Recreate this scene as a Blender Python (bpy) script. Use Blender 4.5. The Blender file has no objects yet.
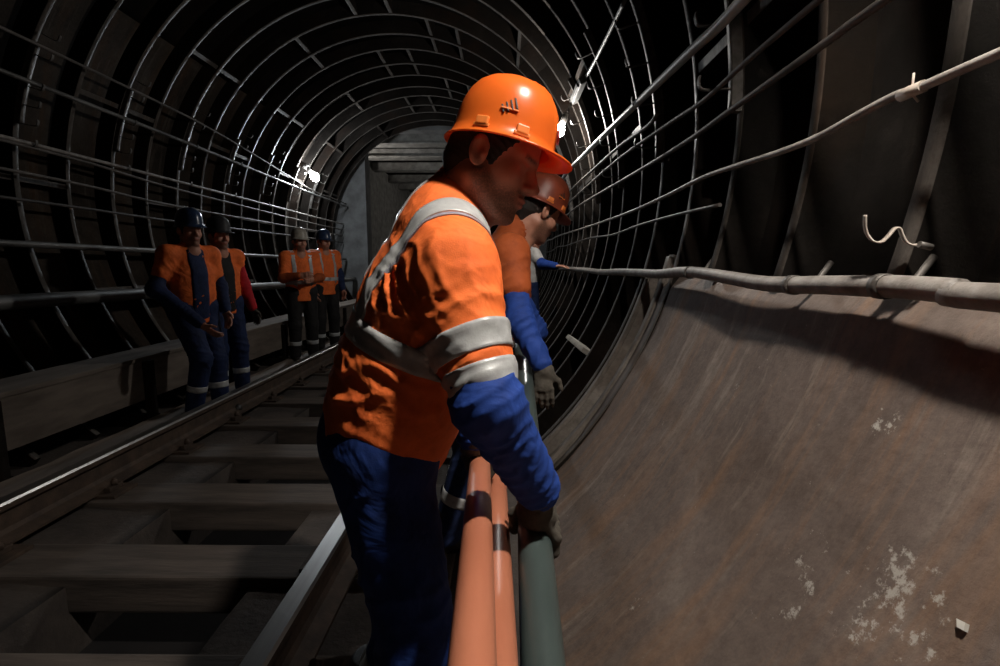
import bpy, bmesh, math, random
import numpy as np
from mathutils import Vector, Matrix
from mathutils.bvhtree import BVHTree

random.seed(7)
sc = bpy.context.scene
COL = sc.collection
PI = math.pi
V = Vector

# ------------------------------------------------------------------ camera
CAMZ = 1.25
FPX = 510.0
PITCH = math.radians(7.6)
YAW = math.radians(0.56)
cam_d = bpy.data.cameras.new('camera')
cam = bpy.data.objects.new('camera', cam_d)
COL.objects.link(cam)
cam.location = (0, 0, CAMZ)
cam.rotation_euler = (PI / 2 - PITCH, 0, YAW)
cam_d.sensor_width = 36.0
cam_d.lens = FPX * 36.0 / 1000.0
cam_d.clip_start = 0.02
cam_d.clip_end = 200
sc.camera = cam
CM = cam.rotation_euler.to_matrix()
CAM = V((0, 0, CAMZ))


def H(px, py, d):
    """world point seen at pixel (px,py) at depth d along the lens axis"""
    return CAM + CM @ V(((px - 500) / FPX * d, (333 - py) / FPX * d, -d))


TX, TZ = -1.47, CAMZ + 0.60      # tunnel axis
RSKIN, RRIB = 2.56, 2.40


def onwall(px, py, R):
    o = CAM
    d = (H(px, py, 1.0) - CAM)
    ox, oz = o.x - TX, o.z - TZ
    a = d.x ** 2 + d.z ** 2
    b = 2 * (ox * d.x + oz * d.z)
    c = ox ** 2 + oz ** 2 - R * R
    t = (-b + math.sqrt(b * b - 4 * a * c)) / (2 * a)
    return o + d * t


# ------------------------------------------------------------------ object helpers
def link(name, me, mats, parent=None, smooth=False):
    o = bpy.data.objects.new(name, me)
    COL.objects.link(o)
    for m in (mats if isinstance(mats, (list, tuple)) else [mats]):
        me.materials.append(m)
    if smooth:
        for p in me.polygons:
            p.use_smooth = True
    if parent is not None:
        o.parent = parent
        # parts are modelled in world space: shift the mesh into the parent's frame
        me.transform(parent_world(parent).inverted())
    return o


def parent_world(o):
    m = Matrix.LocRotScale(o.location, o.rotation_euler, o.scale)
    return (parent_world(o.parent) @ m) if o.parent is not None else m


def obj_bm(name, bm, mats, parent=None, smooth=False):
    bm.normal_update()
    me = bpy.data.meshes.new(name)
    bm.to_mesh(me)
    bm.free()
    return link(name, me, mats, parent, smooth)


def tag(o, label, cat, group=None, kind=None):
    if label:
        o['label'] = label
    if cat:
        o['category'] = cat
    if group:
        o['group'] = group
    if kind:
        o['kind'] = kind
    return o


def thing(name, loc, label, cat, group=None):
    o = bpy.data.objects.new(name, None)
    COL.objects.link(o)
    o.location = loc
    o.empty_display_size = 0.1
    return tag(o, label, cat, group)


def struct(o):
    o['kind'] = 'structure'
    return o


def copy_tree(o, loc=None, parent=None, label=None):
    c = o.copy()
    COL.objects.link(c)
    if parent is not None:
        c.parent = parent
    if loc is not None:
        c.location = loc
    if label:
        c['label'] = label
    for ch in list(o.children):
        copy_tree(ch, None, c)
    return c


# ------------------------------------------------------------------ bmesh shapes
def add_box(bm, lo, hi, bev=0.0, mat=0, M=None):
    r = bmesh.ops.create_cube(bm, size=1.0)
    vs = r['verts']
    lo, hi = V(lo), V(hi)
    c, s = (lo + hi) / 2, hi - lo
    for v in vs:
        v.co = V((v.co.x * s.x + c.x, v.co.y * s.y + c.y, v.co.z * s.z + c.z))
    fs = set(f for v in vs for f in v.link_faces)
    if bev > 0:
        es = set(e for f in fs for e in f.edges)
        r2 = bmesh.ops.bevel(bm, geom=list(es), offset=bev, segments=2, affect='EDGES', profile=0.6)
        vs = list(set(v for f in r2['faces'] for v in f.verts) | set(v for v in vs if v.is_valid))
        fs = set(f for v in vs for f in v.link_faces)
    for f in fs:
        f.material_index = mat
    if M is not None:
        bmesh.ops.transform(bm, matrix=M, verts=list(set(vs)))
    return bm


def frame_at(d, hint=V((0, 0, 1))):
    d = d.normalized()
    u = hint - d * hint.dot(d)
    if u.length < 1e-4:
        u = V((1, 0, 0)) - d * d.x
    u.normalize()
    return u, d.cross(u)


def add_tube(bm, pts, rad, n=12, cap=True, mat=0):
    pts = [V(p) for p in pts]
    rs = rad if isinstance(rad, (list, tuple)) else [rad] * len(pts)
    rings = []
    u = None
    for i, p in enumerate(pts):
        a = pts[max(i - 1, 0)]
        b = pts[min(i + 1, len(pts) - 1)]
        d = (b - a).normalized()
        if u is None:
            u, w = frame_at(d)
        else:
            u = (u - d * u.dot(d)).normalized()
            w = d.cross(u)
        rings.append([bm.verts.new(p + (u * math.cos(2 * PI * k / n) + w * math.sin(2 * PI * k / n)) * rs[i]) for k in range(n)])
    for a, b in zip(rings, rings[1:]):
        for k in range(n):
            f = bm.faces.new((a[k], a[(k + 1) % n], b[(k + 1) % n], b[k]))
            f.smooth = True
            f.material_index = mat
    if cap:
        f = bm.faces.new(rings[0][::-1]); f.material_index = mat
        f = bm.faces.new(rings[-1]); f.material_index = mat
    return bm


def add_hollow(bm, pts, ro, ri, n=24):
    """pipe with open ends and wall thickness"""
    pts = [V(p) for p in pts]
    path = pts + pts[::-1]
    rs = [ro] * len(pts) + [ri] * len(pts)
    rings = []
    d0 = (pts[-1] - pts[0]).normalized()
    u, w = frame_at(d0)
    for p, r in zip(path, rs):
        rings.append([bm.verts.new(p + (u * math.cos(2 * PI * k / n) + w * math.sin(2 * PI * k / n)) * r) for k in range(n)])
    m = len(rings)
    for i in range(m):
        a, b = rings[i], rings[(i + 1) % m]
        for k in range(n):
            f = bm.faces.new((a[k], a[(k + 1) % n], b[(k + 1) % n], b[k]))
            f.smooth = True
    return bm


def add_lathe(bm, prof, c, axis=V((0, 0, 1)), n=20):
    axis = axis.normalized()
    u, w = frame_at(axis, V((0.3, 1, 0.2)))
    rings = []
    for r, h in prof:
        rings.append([bm.verts.new(V(c) + axis * h + (u * math.cos(2 * PI * k / n) + w * math.sin(2 * PI * k / n)) * max(r, 1e-4)) for k in range(n)])
    for a, b in zip(rings, rings[1:]):
        for k in range(n):
            f = bm.faces.new((a[k], a[(k + 1) % n], b[(k + 1) % n], b[k]))
            f.smooth = True
    bm.faces.new(rings[0][::-1])
    bm.faces.new(rings[-1])
    bmesh.ops.recalc_face_normals(bm, faces=bm.faces[:])
    return bm


def catmull(pts, per=6):
    pts = [V(p) for p in pts]
    out = []
    for i in range(len(pts) - 1):
        p0 = pts[max(i - 1, 0)]; p1 = pts[i]; p2 = pts[i + 1]; p3 = pts[min(i + 2, len(pts) - 1)]
        for k in range(per):
            t = k / per
            out.append(0.5 * ((2 * p1) + (p2 - p0) * t + (2 * p0 - 5 * p1 + 4 * p2 - p3) * t * t + (3 * p1 - p0 - 3 * p2 + p3) * t ** 3))
    out.append(pts[-1])
    return out


# ------------------------------------------------------------------ materials
def nodes_of(name):
    m = bpy.data.materials.new(name)
    m.use_nodes = True
    nt = m.node_tree
    return m, nt, nt.nodes['Principled BSDF']


def ramp(nt, fac, stops):
    r = nt.nodes.new('ShaderNodeValToRGB')
    els = r.color_ramp.elements
    while len(els) < len(stops):
        els.new(0.5)
    for e, (p, c) in zip(els, stops):
        e.position = p
        e.color = (*c, 1) if len(c) == 3 else c
    nt.links.new(fac, r.inputs['Fac'])
    return r.outputs['Color']


def coords(nt, scale=(1, 1, 1), rot=(0, 0, 0), kind='Object'):
    tc = nt.nodes.new('ShaderNodeTexCoord')
    mp = nt.nodes.new('ShaderNodeMapping')
    mp.inputs['Scale'].default_value = scale
    mp.inputs['Rotation'].default_value = rot
    nt.links.new(tc.outputs[kind], mp.inputs['Vector'])
    return mp.outputs['Vector']


def noise(nt, vec, scale, detail=5, rough=0.6, dist=0.0):
    n = nt.nodes.new('ShaderNodeTexNoise')
    n.inputs['Scale'].default_value = scale
    n.inputs['Detail'].default_value = detail
    n.inputs['Roughness'].default_value = rough
    n.inputs['Distortion'].default_value = dist
    nt.links.new(vec, n.inputs['Vector'])
    return n.outputs['Fac']


def mixc(nt, fac, a, b, mode='MIX'):
    mx = nt.nodes.new('ShaderNodeMix')
    mx.data_type = 'RGBA'
    mx.blend_type = mode
    for sock, val in ((mx.inputs[0], fac), (mx.inputs[6], a), (mx.inputs[7], b)):
        if hasattr(val, 'is_linked') or hasattr(val, 'links'):
            nt.links.new(val, sock)
        elif isinstance(val, (int, float)):
            sock.default_value = val
        else:
            sock.default_value = (*val, 1)
    return mx.outputs[2]


def bump(nt, b, height, strength=0.3, dist=0.01):
    bp = nt.nodes.new('ShaderNodeBump')
    bp.inputs['Strength'].default_value = strength
    bp.inputs['Distance'].default_value = dist
    nt.links.new(height, bp.inputs['Height'])
    nt.links.new(bp.outputs['Normal'], b.inputs['Normal'])


def simple(name, c1, c2=None, scale=8, rough=0.6, metal=0.0, bs=0.2, bd=0.004, stretch=(1, 1, 1), spec=0.5, fine=None, lo=0.35, hi=0.65):
    m, nt, b = nodes_of(name)
    c2 = c2 or tuple(x * 0.7 for x in c1)
    vec = coords(nt, stretch)
    n = noise(nt, vec, scale, 6, 0.62)
    nt.links.new(ramp(nt, n, [(lo, c2), (hi, c1)]), b.inputs['Base Color'])
    b.inputs['Roughness'].default_value = rough
    b.inputs['Metallic'].default_value = metal
    b.inputs['Specular IOR Level'].default_value = spec
    if bs:
        n2 = noise(nt, vec, fine or scale * 6, 4, 0.6)
        bump(nt, b, n2, bs, bd)
    return m


def cloth(name, c, dirt=None, scale=14, rough=0.75, fold=0.35, spec=0.25):
    m, nt, b = nodes_of(name)
    vec = coords(nt)
    n = noise(nt, vec, scale, 6, 0.65)
    col = ramp(nt, n, [(0.3, dirt or tuple(x * 0.72 for x in c)), (0.55, c), (0.8, tuple(min(1, x * 1.08) for x in c))])
    nt.links.new(col, b.inputs['Base Color'])
    b.inputs['Roughness'].default_value = rough
    b.inputs['Specular IOR Level'].default_value = spec
    w = noise(nt, vec, 9, 3, 0.55, 0.8)
    w2 = noise(nt, vec, 420, 2, 0.5)
    mx = nt.nodes.new('ShaderNodeMath'); mx.operation = 'MULTIPLY_ADD'
    nt.links.new(w2, mx.inputs[0]); mx.inputs[1].default_value = 0.03
    nt.links.new(w, mx.inputs[2])
    bump(nt, b, mx.outputs[0], fold, 0.03)
    return m


def lining(name, c_dark, c_mid, c_pale, rust, white=0.0, rough=0.85, pale_lo=0.55, spec=0.25):
    """sooty / dusty lining with run-down streaks, rust and lime stains"""
    m, nt, b = nodes_of(name)
    vec = coords(nt)
    n1 = noise(nt, vec, 1.6, 8, 0.68, 0.4)
    col = ramp(nt, n1, [(0.3, c_dark), (pale_lo, c_mid), (0.78, c_pale)])
    vs = coords(nt, (0.35, 3.2, 0.35), (0, 0, 0))
    n2 = noise(nt, vs, 2.2, 6, 0.65, 0.3)
    f2 = ramp(nt, n2, [(0.50, (0, 0, 0)), (0.66, (0.85, 0.85, 0.85))])
    col = mixc(nt, f2, col, rust)
    vs2 = coords(nt, (0.6, 5.5, 0.6), (0.2, 0, 0))
    n3 = noise(nt, vs2, 2.0, 7, 0.7, 0.2)
    f3 = ramp(nt, n3, [(0.56, (0, 0, 0)), (0.68, (0.65, 0.65, 0.65))])
    col = mixc(nt, f3, col, c_pale)
    n6 = noise(nt, vec, 28, 6, 0.75)
    f6 = ramp(nt, n6, [(0.35, (0.55, 0.55, 0.55)), (0.6, (1, 1, 1))])
    col = mixc(nt, 0.6, col, f6, 'MULTIPLY')
    if white:
        n4 = noise(nt, vec, 34, 8, 0.75)
        tot = None
        for (px, py, rad) in ((893, 590, 0.085), (862, 625, 0.05), (802, 575, 0.05), (795, 610, 0.035), (880, 420, 0.04), (735, 390, 0.03), (640, 600, 0.04), (915, 640, 0.04)):
            c = onwall(px, py, 2.425)
            vd = nt.nodes.new('ShaderNodeVectorMath'); vd.operation = 'DISTANCE'
            nt.links.new(vec, vd.inputs[0]); vd.inputs[1].default_value = c
            mr = nt.nodes.new('ShaderNodeMapRange')
            mr.inputs['From Min'].default_value = 0; mr.inputs['From Max'].default_value = rad * 1.5
            mr.inputs['To Min'].default_value = 0.17; mr.inputs['To Max'].default_value = 0.0
            nt.links.new(vd.outputs['Value'], mr.inputs['Value'])
            if tot is None:
                tot = mr.outputs[0]
            else:
                mx = nt.nodes.new('ShaderNodeMath'); mx.operation = 'MAXIMUM'
                nt.links.new(tot, mx.inputs[0]); nt.links.new(mr.outputs[0], mx.inputs[1]); tot = mx.outputs[0]
        a = nt.nodes.new('ShaderNodeMath'); a.operation = 'ADD'
        nt.links.new(n4, a.inputs[0]); nt.links.new(tot, a.inputs[1])
        f4 = ramp(nt, a.outputs[0], [(0.65, (0, 0, 0)), (0.72, (white,) * 3)])
        col = mixc(nt, f4, col, (0.5, 0.47, 0.42))
    nt.links.new(col, b.inputs['Base Color'])
    b.inputs['Roughness'].default_value = rough
    b.inputs['Specular IOR Level'].default_value = spec
    nb = noise(nt, vec, 40, 8, 0.7)
    bump(nt, b, nb, 0.45, 0.006)
    return m


def emit(name, c, s):
    m = bpy.data.materials.new(name)
    m.use_nodes = True
    nt = m.node_tree
    nt.nodes.clear()
    e = nt.nodes.new('ShaderNodeEmission')
    e.inputs['Color'].default_value = (*c, 1)
    e.inputs['Strength'].default_value = s
    o = nt.nodes.new('ShaderNodeOutputMaterial')
    nt.links.new(e.outputs[0], o.inputs['Surface'])
    return m


M = {}
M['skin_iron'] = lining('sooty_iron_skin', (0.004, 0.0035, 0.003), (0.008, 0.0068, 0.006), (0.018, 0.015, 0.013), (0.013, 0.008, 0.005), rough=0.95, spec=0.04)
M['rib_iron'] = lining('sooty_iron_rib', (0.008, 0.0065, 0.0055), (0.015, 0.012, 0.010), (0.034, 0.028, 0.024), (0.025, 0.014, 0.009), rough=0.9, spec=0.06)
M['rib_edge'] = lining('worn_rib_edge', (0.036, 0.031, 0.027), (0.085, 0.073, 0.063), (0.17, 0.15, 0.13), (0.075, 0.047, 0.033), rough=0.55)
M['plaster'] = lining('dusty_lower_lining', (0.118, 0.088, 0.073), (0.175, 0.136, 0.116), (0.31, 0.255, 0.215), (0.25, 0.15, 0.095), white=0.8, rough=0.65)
M['rib_edge_shaded'] = lining('shaded_rib_edge', (0.02, 0.017, 0.014), (0.04, 0.033, 0.028), (0.09, 0.078, 0.068), (0.05, 0.03, 0.02), rough=0.8, spec=0.1)  # near rib edge with shade put into its colour
M['skin_brightened'] = lining('brightened_iron_skin', (0.02, 0.016, 0.013), (0.05, 0.040, 0.032), (0.10, 0.083, 0.068), (0.07, 0.042, 0.026), rough=0.9, spec=0.1)  # left wall skin painted brighter to offset the dim light there
M['pale_flange'] = lining('pale_crusted_flange', (0.09, 0.075, 0.064), (0.20, 0.17, 0.145), (0.40, 0.36, 0.32), (0.12, 0.08, 0.055), rough=0.6)
M['portal'] = simple('portal_concrete', (0.15, 0.15, 0.15), (0.085, 0.082, 0.08), 3, 0.9, bs=0.4, bd=0.01)
M['beam'] = simple('beam_concrete', (0.26, 0.25, 0.23), (0.14, 0.13, 0.12), 5, 0.9)
M['floor'] = simple('dirty_concrete_floor', (0.085, 0.068, 0.058), (0.035, 0.028, 0.025), 3.5, 0.85, bs=0.5, bd=0.012, fine=35)
M['trough'] = simple('black_trough', (0.012, 0.010, 0.010), (0.006, 0.005, 0.006), 6, 0.7)
M['sleeper'] = simple('grimy_sleeper', (0.115, 0.09, 0.075), (0.05, 0.04, 0.034), 4, 0.8, bs=0.4, bd=0.006, stretch=(0.5, 4, 4))
M['rail_head'] = simple('worn_rail_head', (0.42, 0.41, 0.40), (0.28, 0.27, 0.26), 10, 0.32, 0.9, bs=0.1, stretch=(1, 0.05, 1))
M['rail_side'] = simple('rusty_rail_side', (0.10, 0.065, 0.045), (0.045, 0.03, 0.022), 12, 0.75, 0.2, bs=0.3)
M['cover'] = simple('dusty_cover_board', (0.20, 0.16, 0.13), (0.10, 0.078, 0.062), 4, 0.85, stretch=(2, 0.4, 2))
M['galv_bright'] = simple('pale_galvanised', (0.60, 0.62, 0.60), (0.38, 0.39, 0.375), 10, 0.45, 0.1, stretch=(1, 0.3, 1))
M['galv'] = simple('dull_galvanised', (0.22, 0.215, 0.205), (0.10, 0.096, 0.09), 10, 0.5, 0.5, stretch=(1, 0.3, 1))
M['cable'] = simple('dusty_cable', (0.14, 0.122, 0.108), (0.06, 0.052, 0.045), 9, 0.65, bs=0.3, stretch=(1, 0.5, 1))
M['cable_dark'] = simple('dark_cable', (0.075, 0.065, 0.058), (0.03, 0.026, 0.024), 9, 0.6, bs=0.3)
M['cable_pale'] = simple('pale_cable', (0.30, 0.275, 0.25), (0.15, 0.13, 0.115), 14, 0.55, bs=0.35)
M['steel'] = simple('bracket_steel', (0.15, 0.138, 0.126), (0.06, 0.05, 0.043), 20, 0.55, 0.4)
M['pale_strip'] = simple('pale_painted_strip', (0.52, 0.46, 0.40), (0.35, 0.29, 0.24), 20, 0.6)
M['orange_pipe'] = simple('orange_plastic_pipe', (0.50, 0.18, 0.10), (0.43, 0.145, 0.078), 12, 0.38, bs=0.08, stretch=(1, 0.3, 1), lo=0.3, hi=0.6)
M['green_pipe'] = simple('grey_green_plastic_pipe', (0.062, 0.082, 0.078), (0.042, 0.056, 0.053), 10, 0.30, bs=0.08, stretch=(1, 0.3, 1))
M['orange'] = cloth('orange_workwear', (0.95, 0.19, 0.04), (0.74, 0.13, 0.028), fold=0.5)
M['orange_dark'] = cloth('dimmed_orange_vest', (0.40, 0.085, 0.022), (0.24, 0.05, 0.015))  # orange lowered so the second worker's weak light sits in the colour
M['blue'] = cloth('blue_workwear', (0.018, 0.055, 0.27), (0.012, 0.036, 0.18))
M['navy'] = cloth('navy_trousers', (0.016, 0.028, 0.085), (0.010, 0.016, 0.045))
M['deep_blue'] = cloth('deep_blue_trousers', (0.012, 0.036, 0.17), (0.008, 0.020, 0.09), fold=0.5)
M['red'] = cloth('red_sleeve', (0.55, 0.02, 0.03))
M['black_cloth'] = cloth('black_cloth', (0.02, 0.018, 0.018))
M['reflective'] = simple('reflective_tape', (0.56, 0.57, 0.56), (0.42, 0.42, 0.42), 40, 0.35, 0.1, bs=0.15, bd=0.003, fine=300)
M['piping'] = simple('grey_piping', (0.36, 0.35, 0.40), (0.26, 0.25, 0.30), 40, 0.6)
M['lining_red'] = simple('dark_red_seam', (0.20, 0.018, 0.016), None, 30, 0.7)
M['glove'] = cloth('dark_work_glove', (0.085, 0.074, 0.060), (0.045, 0.04, 0.033), 30, 0.8, 0.4)
M['boot'] = simple('black_boot', (0.02, 0.017, 0.015), None, 20, 0.5)
M['hair'] = simple('dark_brown_hair', (0.020, 0.012, 0.008), (0.008, 0.005, 0.004), 60, 0.65, bs=0.6, stretch=(4, 4, 0.5))
M['helmet_orange'] = simple('orange_helmet_shell', (0.86, 0.17, 0.022), (0.82, 0.155, 0.02), 20, 0.27, bs=0.04, fine=200, bd=0.001)
M['helmet_rust'] = simple('shaded_orange_helmet_shell', (0.26, 0.05, 0.02), (0.15, 0.03, 0.014), 14, 0.45, bs=0.1)  # orange shell with the front man's shade put into the colour
M['helmet_navy'] = simple('dark_blue_helmet_shell', (0.025, 0.045, 0.10), None, 20, 0.3, bs=0)
M['helmet_black'] = simple('black_cap_cloth', (0.015, 0.014, 0.016), None, 20, 0.6, bs=0)
M['helmet_white'] = simple('off_white_helmet_shell', (0.42, 0.38, 0.32), None, 20, 0.4, bs=0)
M['slot'] = simple('black_slot', (0.02, 0.012, 0.01), None, 20, 0.6, bs=0)
M['clip'] = simple('pale_orange_clip', (0.95, 0.25, 0.05), None, 20, 0.4, bs=0)
M['emblem'] = simple('dark_red_emblem', (0.28, 0.012, 0.012), None, 20, 0.5, bs=0)
M['chalk'] = simple('pale_dusty_board', (0.72, 0.68, 0.60), (0.45, 0.41, 0.36), 20, 0.85)
M['paper'] = simple('white_scrap', (0.7, 0.68, 0.62), None, 20, 0.8, bs=0)
M['white_cloth'] = cloth('white_jacket', (0.50, 0.47, 0.44), (0.30, 0.27, 0.25))
M['shade'] = simple('white_enamel_shade', (0.6, 0.6, 0.58), None, 10, 0.4, bs=0)
M['bulb_cool'] = emit('cool_bulb', (0.86, 0.94, 1.0), 1)
M['bulb_white'] = emit('white_bulb', (1.0, 0.97, 0.92), 1)
M['bulb_key'] = emit('key_bulb', (1.0, 0.93, 0.84), 1)


def skin_mat():
    m, nt, b = nodes_of('skin')
    vec = coords(nt)
    n = noise(nt, vec, 35, 5, 0.6)
    col = ramp(nt, n, [(0.3, (0.46, 0.20, 0.13)), (0.7, (0.56, 0.27, 0.18))])
    at = nt.nodes.new('ShaderNodeAttribute'); at.attribute_name = 'beard'
    n2 = noise(nt, vec, 300, 3, 0.6)
    f = nt.nodes.new('ShaderNodeMath'); f.operation = 'MULTIPLY'
    r = ramp(nt, n2, [(0.3, (0.45,) * 3), (0.6, (1,) * 3)])
    nt.links.new(at.outputs['Fac'], f.inputs[0]); nt.links.new(r, f.inputs[1])
    col = mixc(nt, f.outputs[0], col, (0.045, 0.026, 0.018))
    at2 = nt.nodes.new('ShaderNodeAttribute'); at2.attribute_name = 'lip'
    col = mixc(nt, at2.outputs['Fac'], col, (0.40, 0.12, 0.09))
    nt.links.new(col, b.inputs['Base Color'])
    b.inputs['Roughness'].default_value = 0.5
    b.inputs['Subsurface Weight'].default_value = 0.05
    b.inputs['Subsurface Radius'].default_value = (0.01, 0.004, 0.002)
    bump(nt, b, noise(nt, vec, 220, 3, 0.6), 0.15, 0.002)
    return m


M['skin'] = skin_mat()

def translucent(m, col, fac):
    nt = m.node_tree
    out = [n for n in nt.nodes if n.type == 'OUTPUT_MATERIAL'][0]
    b = nt.nodes['Principled BSDF']
    t = nt.nodes.new('ShaderNodeBsdfTranslucent')
    t.inputs['Color'].default_value = (*col, 1)
    mx = nt.nodes.new('ShaderNodeMixShader')
    mx.inputs[0].default_value = fac
    nt.links.new(b.outputs[0], mx.inputs[1]); nt.links.new(t.outputs[0], mx.inputs[2])
    nt.links.new(mx.outputs[0], out.inputs['Surface'])


translucent(M['helmet_orange'], (0.95, 0.12, 0.03), 0.24)   # thin plastic lets some light through the visor

# ------------------------------------------------------------------ signed-distance modelling (bodies, clothes, hands)
def A3(v):
    return np.array((v[0], v[1], v[2]), dtype=np.float32)


class Field:
    def __init__(s, lo, hi, h):
        s.h = h
        s.lo = A3(lo)
        n = np.ceil((A3(hi) - s.lo) / h).astype(int) + 1
        s.n = n
        s.F = np.full(tuple(n), 0.2, dtype=np.float32)

    def sub(s, lo, hi):
        a = np.clip(np.floor((A3(lo) - s.lo) / s.h).astype(int), 0, s.n)
        b = np.clip(np.ceil((A3(hi) - s.lo) / s.h).astype(int) + 1, 0, s.n)
        if np.any(b <= a):
            return None, None
        g = [s.lo[i] + s.h * np.arange(a[i], b[i], dtype=np.float32) for i in range(3)]
        P = np.stack(np.meshgrid(*g, indexing='ij'), -1)
        return (slice(a[0], b[0]), slice(a[1], b[1]), slice(a[2], b[2])), P

    def put(s, d, sl, k, cut):
        F = s.F[sl]
        if cut:
            d = -d
            if k > 0:
                hh = np.maximum(k - np.abs(F - d), 0) / k
                s.F[sl] = np.maximum(F, d) + hh * hh * k / 4
            else:
                s.F[sl] = np.maximum(F, d)
        else:
            if k > 0:
                hh = np.maximum(k - np.abs(F - d), 0) / k
                s.F[sl] = np.minimum(F, d) - hh * hh * k / 4
            else:
                s.F[sl] = np.minimum(F, d)

    def cone(s, a, b, ra, rb, k=0.02, u=None, w=1.0, cut=False):
        a, b = A3(a), A3(b)
        m = max(ra, rb) * max(w, 1) + k + 4 * s.h
        sl, P = s.sub(np.minimum(a, b) - m, np.maximum(a, b) + m)
        if sl is None:
            return
        ba = b - a
        t = np.clip(((P - a) @ ba) / max(float(ba @ ba), 1e-9), 0, 1)
        v = P - a - t[..., None] * ba
        if u is not None:
            uu = A3(u)
            uu = uu / np.linalg.norm(uu)
            v = v - (v @ uu)[..., None] * uu * (1 - 1 / w)
        d = np.sqrt((v * v).sum(-1)) - (ra + (rb - ra) * t)
        s.put(d, sl, k, cut)

    def ell(s, c, r, R=None, k=0.02, cut=False):
        c, r = A3(c), A3(r)
        m = float(max(r)) + k + 4 * s.h
        sl, P = s.sub(c - m, c + m)
        if sl is None:
            return
        q = P - c
        if R is not None:
            q = q @ np.array(R, dtype=np.float32)
        q = q / r
        k0 = np.sqrt((q * q).sum(-1))
        k1 = np.sqrt(((q / r) ** 2).sum(-1))
        d = k0 * (k0 - 1) / np.maximum(k1, 1e-6)
        s.put(d, sl, k, cut)

    def plane(s, p, nrm):
        """remove everything on the side nrm points to"""
        sl, P = s.sub(s.lo, s.lo + s.n * s.h)
        nn = A3(nrm); nn = nn / np.linalg.norm(nn)
        s.F[sl] = np.maximum(s.F[sl], (P - A3(p)) @ nn)

    def mesh(s):
        F = s.F
        F[0] = F[-1] = 0.2; F[:, 0] = F[:, -1] = 0.2; F[:, :, 0] = F[:, :, -1] = 0.2
        ins = F < 0
        c = ins[:-1, :-1, :-1].astype(np.int8)
        tot = np.zeros(c.shape, np.int8)
        offs = [(i, j, k) for i in (0, 1) for j in (0, 1) for k in (0, 1)]
        nx, ny, nz = c.shape
        for i, j, k in offs:
            tot += ins[i:i + nx, j:j + ny, k:k + nz]
        act = (tot > 0) & (tot < 8)
        idx = np.argwhere(act)
        vid = np.full(c.shape, -1, np.int64)
        vid[act] = np.arange(len(idx))
        acc = np.zeros((len(idx), 3)); cnt = np.zeros(len(idx))
        for a in offs:
            for ax in range(3):
                if a[ax]:
                    continue
                b = list(a); b[ax] = 1
                fa = F[idx[:, 0] + a[0], idx[:, 1] + a[1], idx[:, 2] + a[2]]
                fb = F[idx[:, 0] + b[0], idx[:, 1] + b[1], idx[:, 2] + b[2]]
                m = (fa < 0) != (fb < 0)
                t = fa[m] / (fa[m] - fb[m])
                p = np.tile(np.array(a, float), (m.sum(), 1)); p[:, ax] = t
                acc[m] += p; cnt[m] += 1
        verts = s.lo + (idx + acc / cnt[:, None]) * s.h
        faces = []
        for ax in range(3):
            o1, o2 = (ax + 1) % 3, (ax + 2) % 3
            sa = [slice(None)] * 3; sb = [slice(None)] * 3
            sa[ax] = slice(0, -1); sb[ax] = slice(1, None)
            e = np.argwhere(ins[tuple(sa)] != ins[tuple(sb)])
            e = e[(e[:, o1] > 0) & (e[:, o2] > 0)]
            flip = ins[e[:, 0], e[:, 1], e[:, 2]]
            q = []
            for d1, d2 in ((1, 1), (0, 1), (0, 0), (1, 0)):
                cc = e.copy(); cc[:, o1] -= d1; cc[:, o2] -= d2
                q.append(vid[cc[:, 0], cc[:, 1], cc[:, 2]])
            q = np.stack(q, 1)
            q[~flip] = q[~flip][:, ::-1]
            faces.append(q)
        faces = np.concatenate(faces)
        faces = faces[(faces >= 0).all(1)]
        return verts, faces


def vnoise(P, f, seed=0):
    """vectorised value noise in -1..1"""
    q = np.asarray(P) * np.asarray(f)
    i = np.floor(q).astype(np.int64); t = q - i
    t = t * t * (3 - 2 * t)

    def hsh(a, b, c):
        n = (a * 374761393 + b * 668265263 + c * 2147483647 + seed * 974634777) & 0x7fffffff
        n = ((n ^ (n >> 13)) * 1274126177) & 0x7fffffff
        return ((n ^ (n >> 16)) & 0xffff) / 32767.5 - 1
    r = 0
    for a in (0, 1):
        for b in (0, 1):
            for c in (0, 1):
                w = (t[:, 0] if a else 1 - t[:, 0]) * (t[:, 1] if b else 1 - t[:, 1]) * (t[:, 2] if c else 1 - t[:, 2])
                r = r + w * hsh(i[:, 0] + a, i[:, 1] + b, i[:, 2] + c)
    return r


def vnormals(v, f):
    n = np.zeros_like(v)
    fn = np.cross(v[f[:, 2]] - v[f[:, 0]], v[f[:, 3]] - v[f[:, 1]])
    for k in range(4):
        np.add.at(n, f[:, k], fn)
    return n / np.maximum(np.linalg.norm(n, axis=1), 1e-9)[:, None]


def relax(v, f, it=2, lam=0.5):
    for _ in range(it):
        s = np.zeros_like(v); c = np.zeros(len(v))
        for a, b in ((0, 1), (1, 2), (2, 3), (3, 0)):
            np.add.at(s, f[:, a], v[f[:, b]]); np.add.at(c, f[:, a], 1)
            np.add.at(s, f[:, b], v[f[:, a]]); np.add.at(c, f[:, b], 1)
        v = v + lam * (s / np.maximum(c, 1)[:, None] - v)
    return v


def to_mesh(name, v, f):
    me = bpy.data.meshes.new(name)
    me.from_pydata([tuple(x) for x in v], [], [tuple(int(i) for i in q) for q in f])
    me.update()
    me.shade_smooth()
    return me


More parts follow.
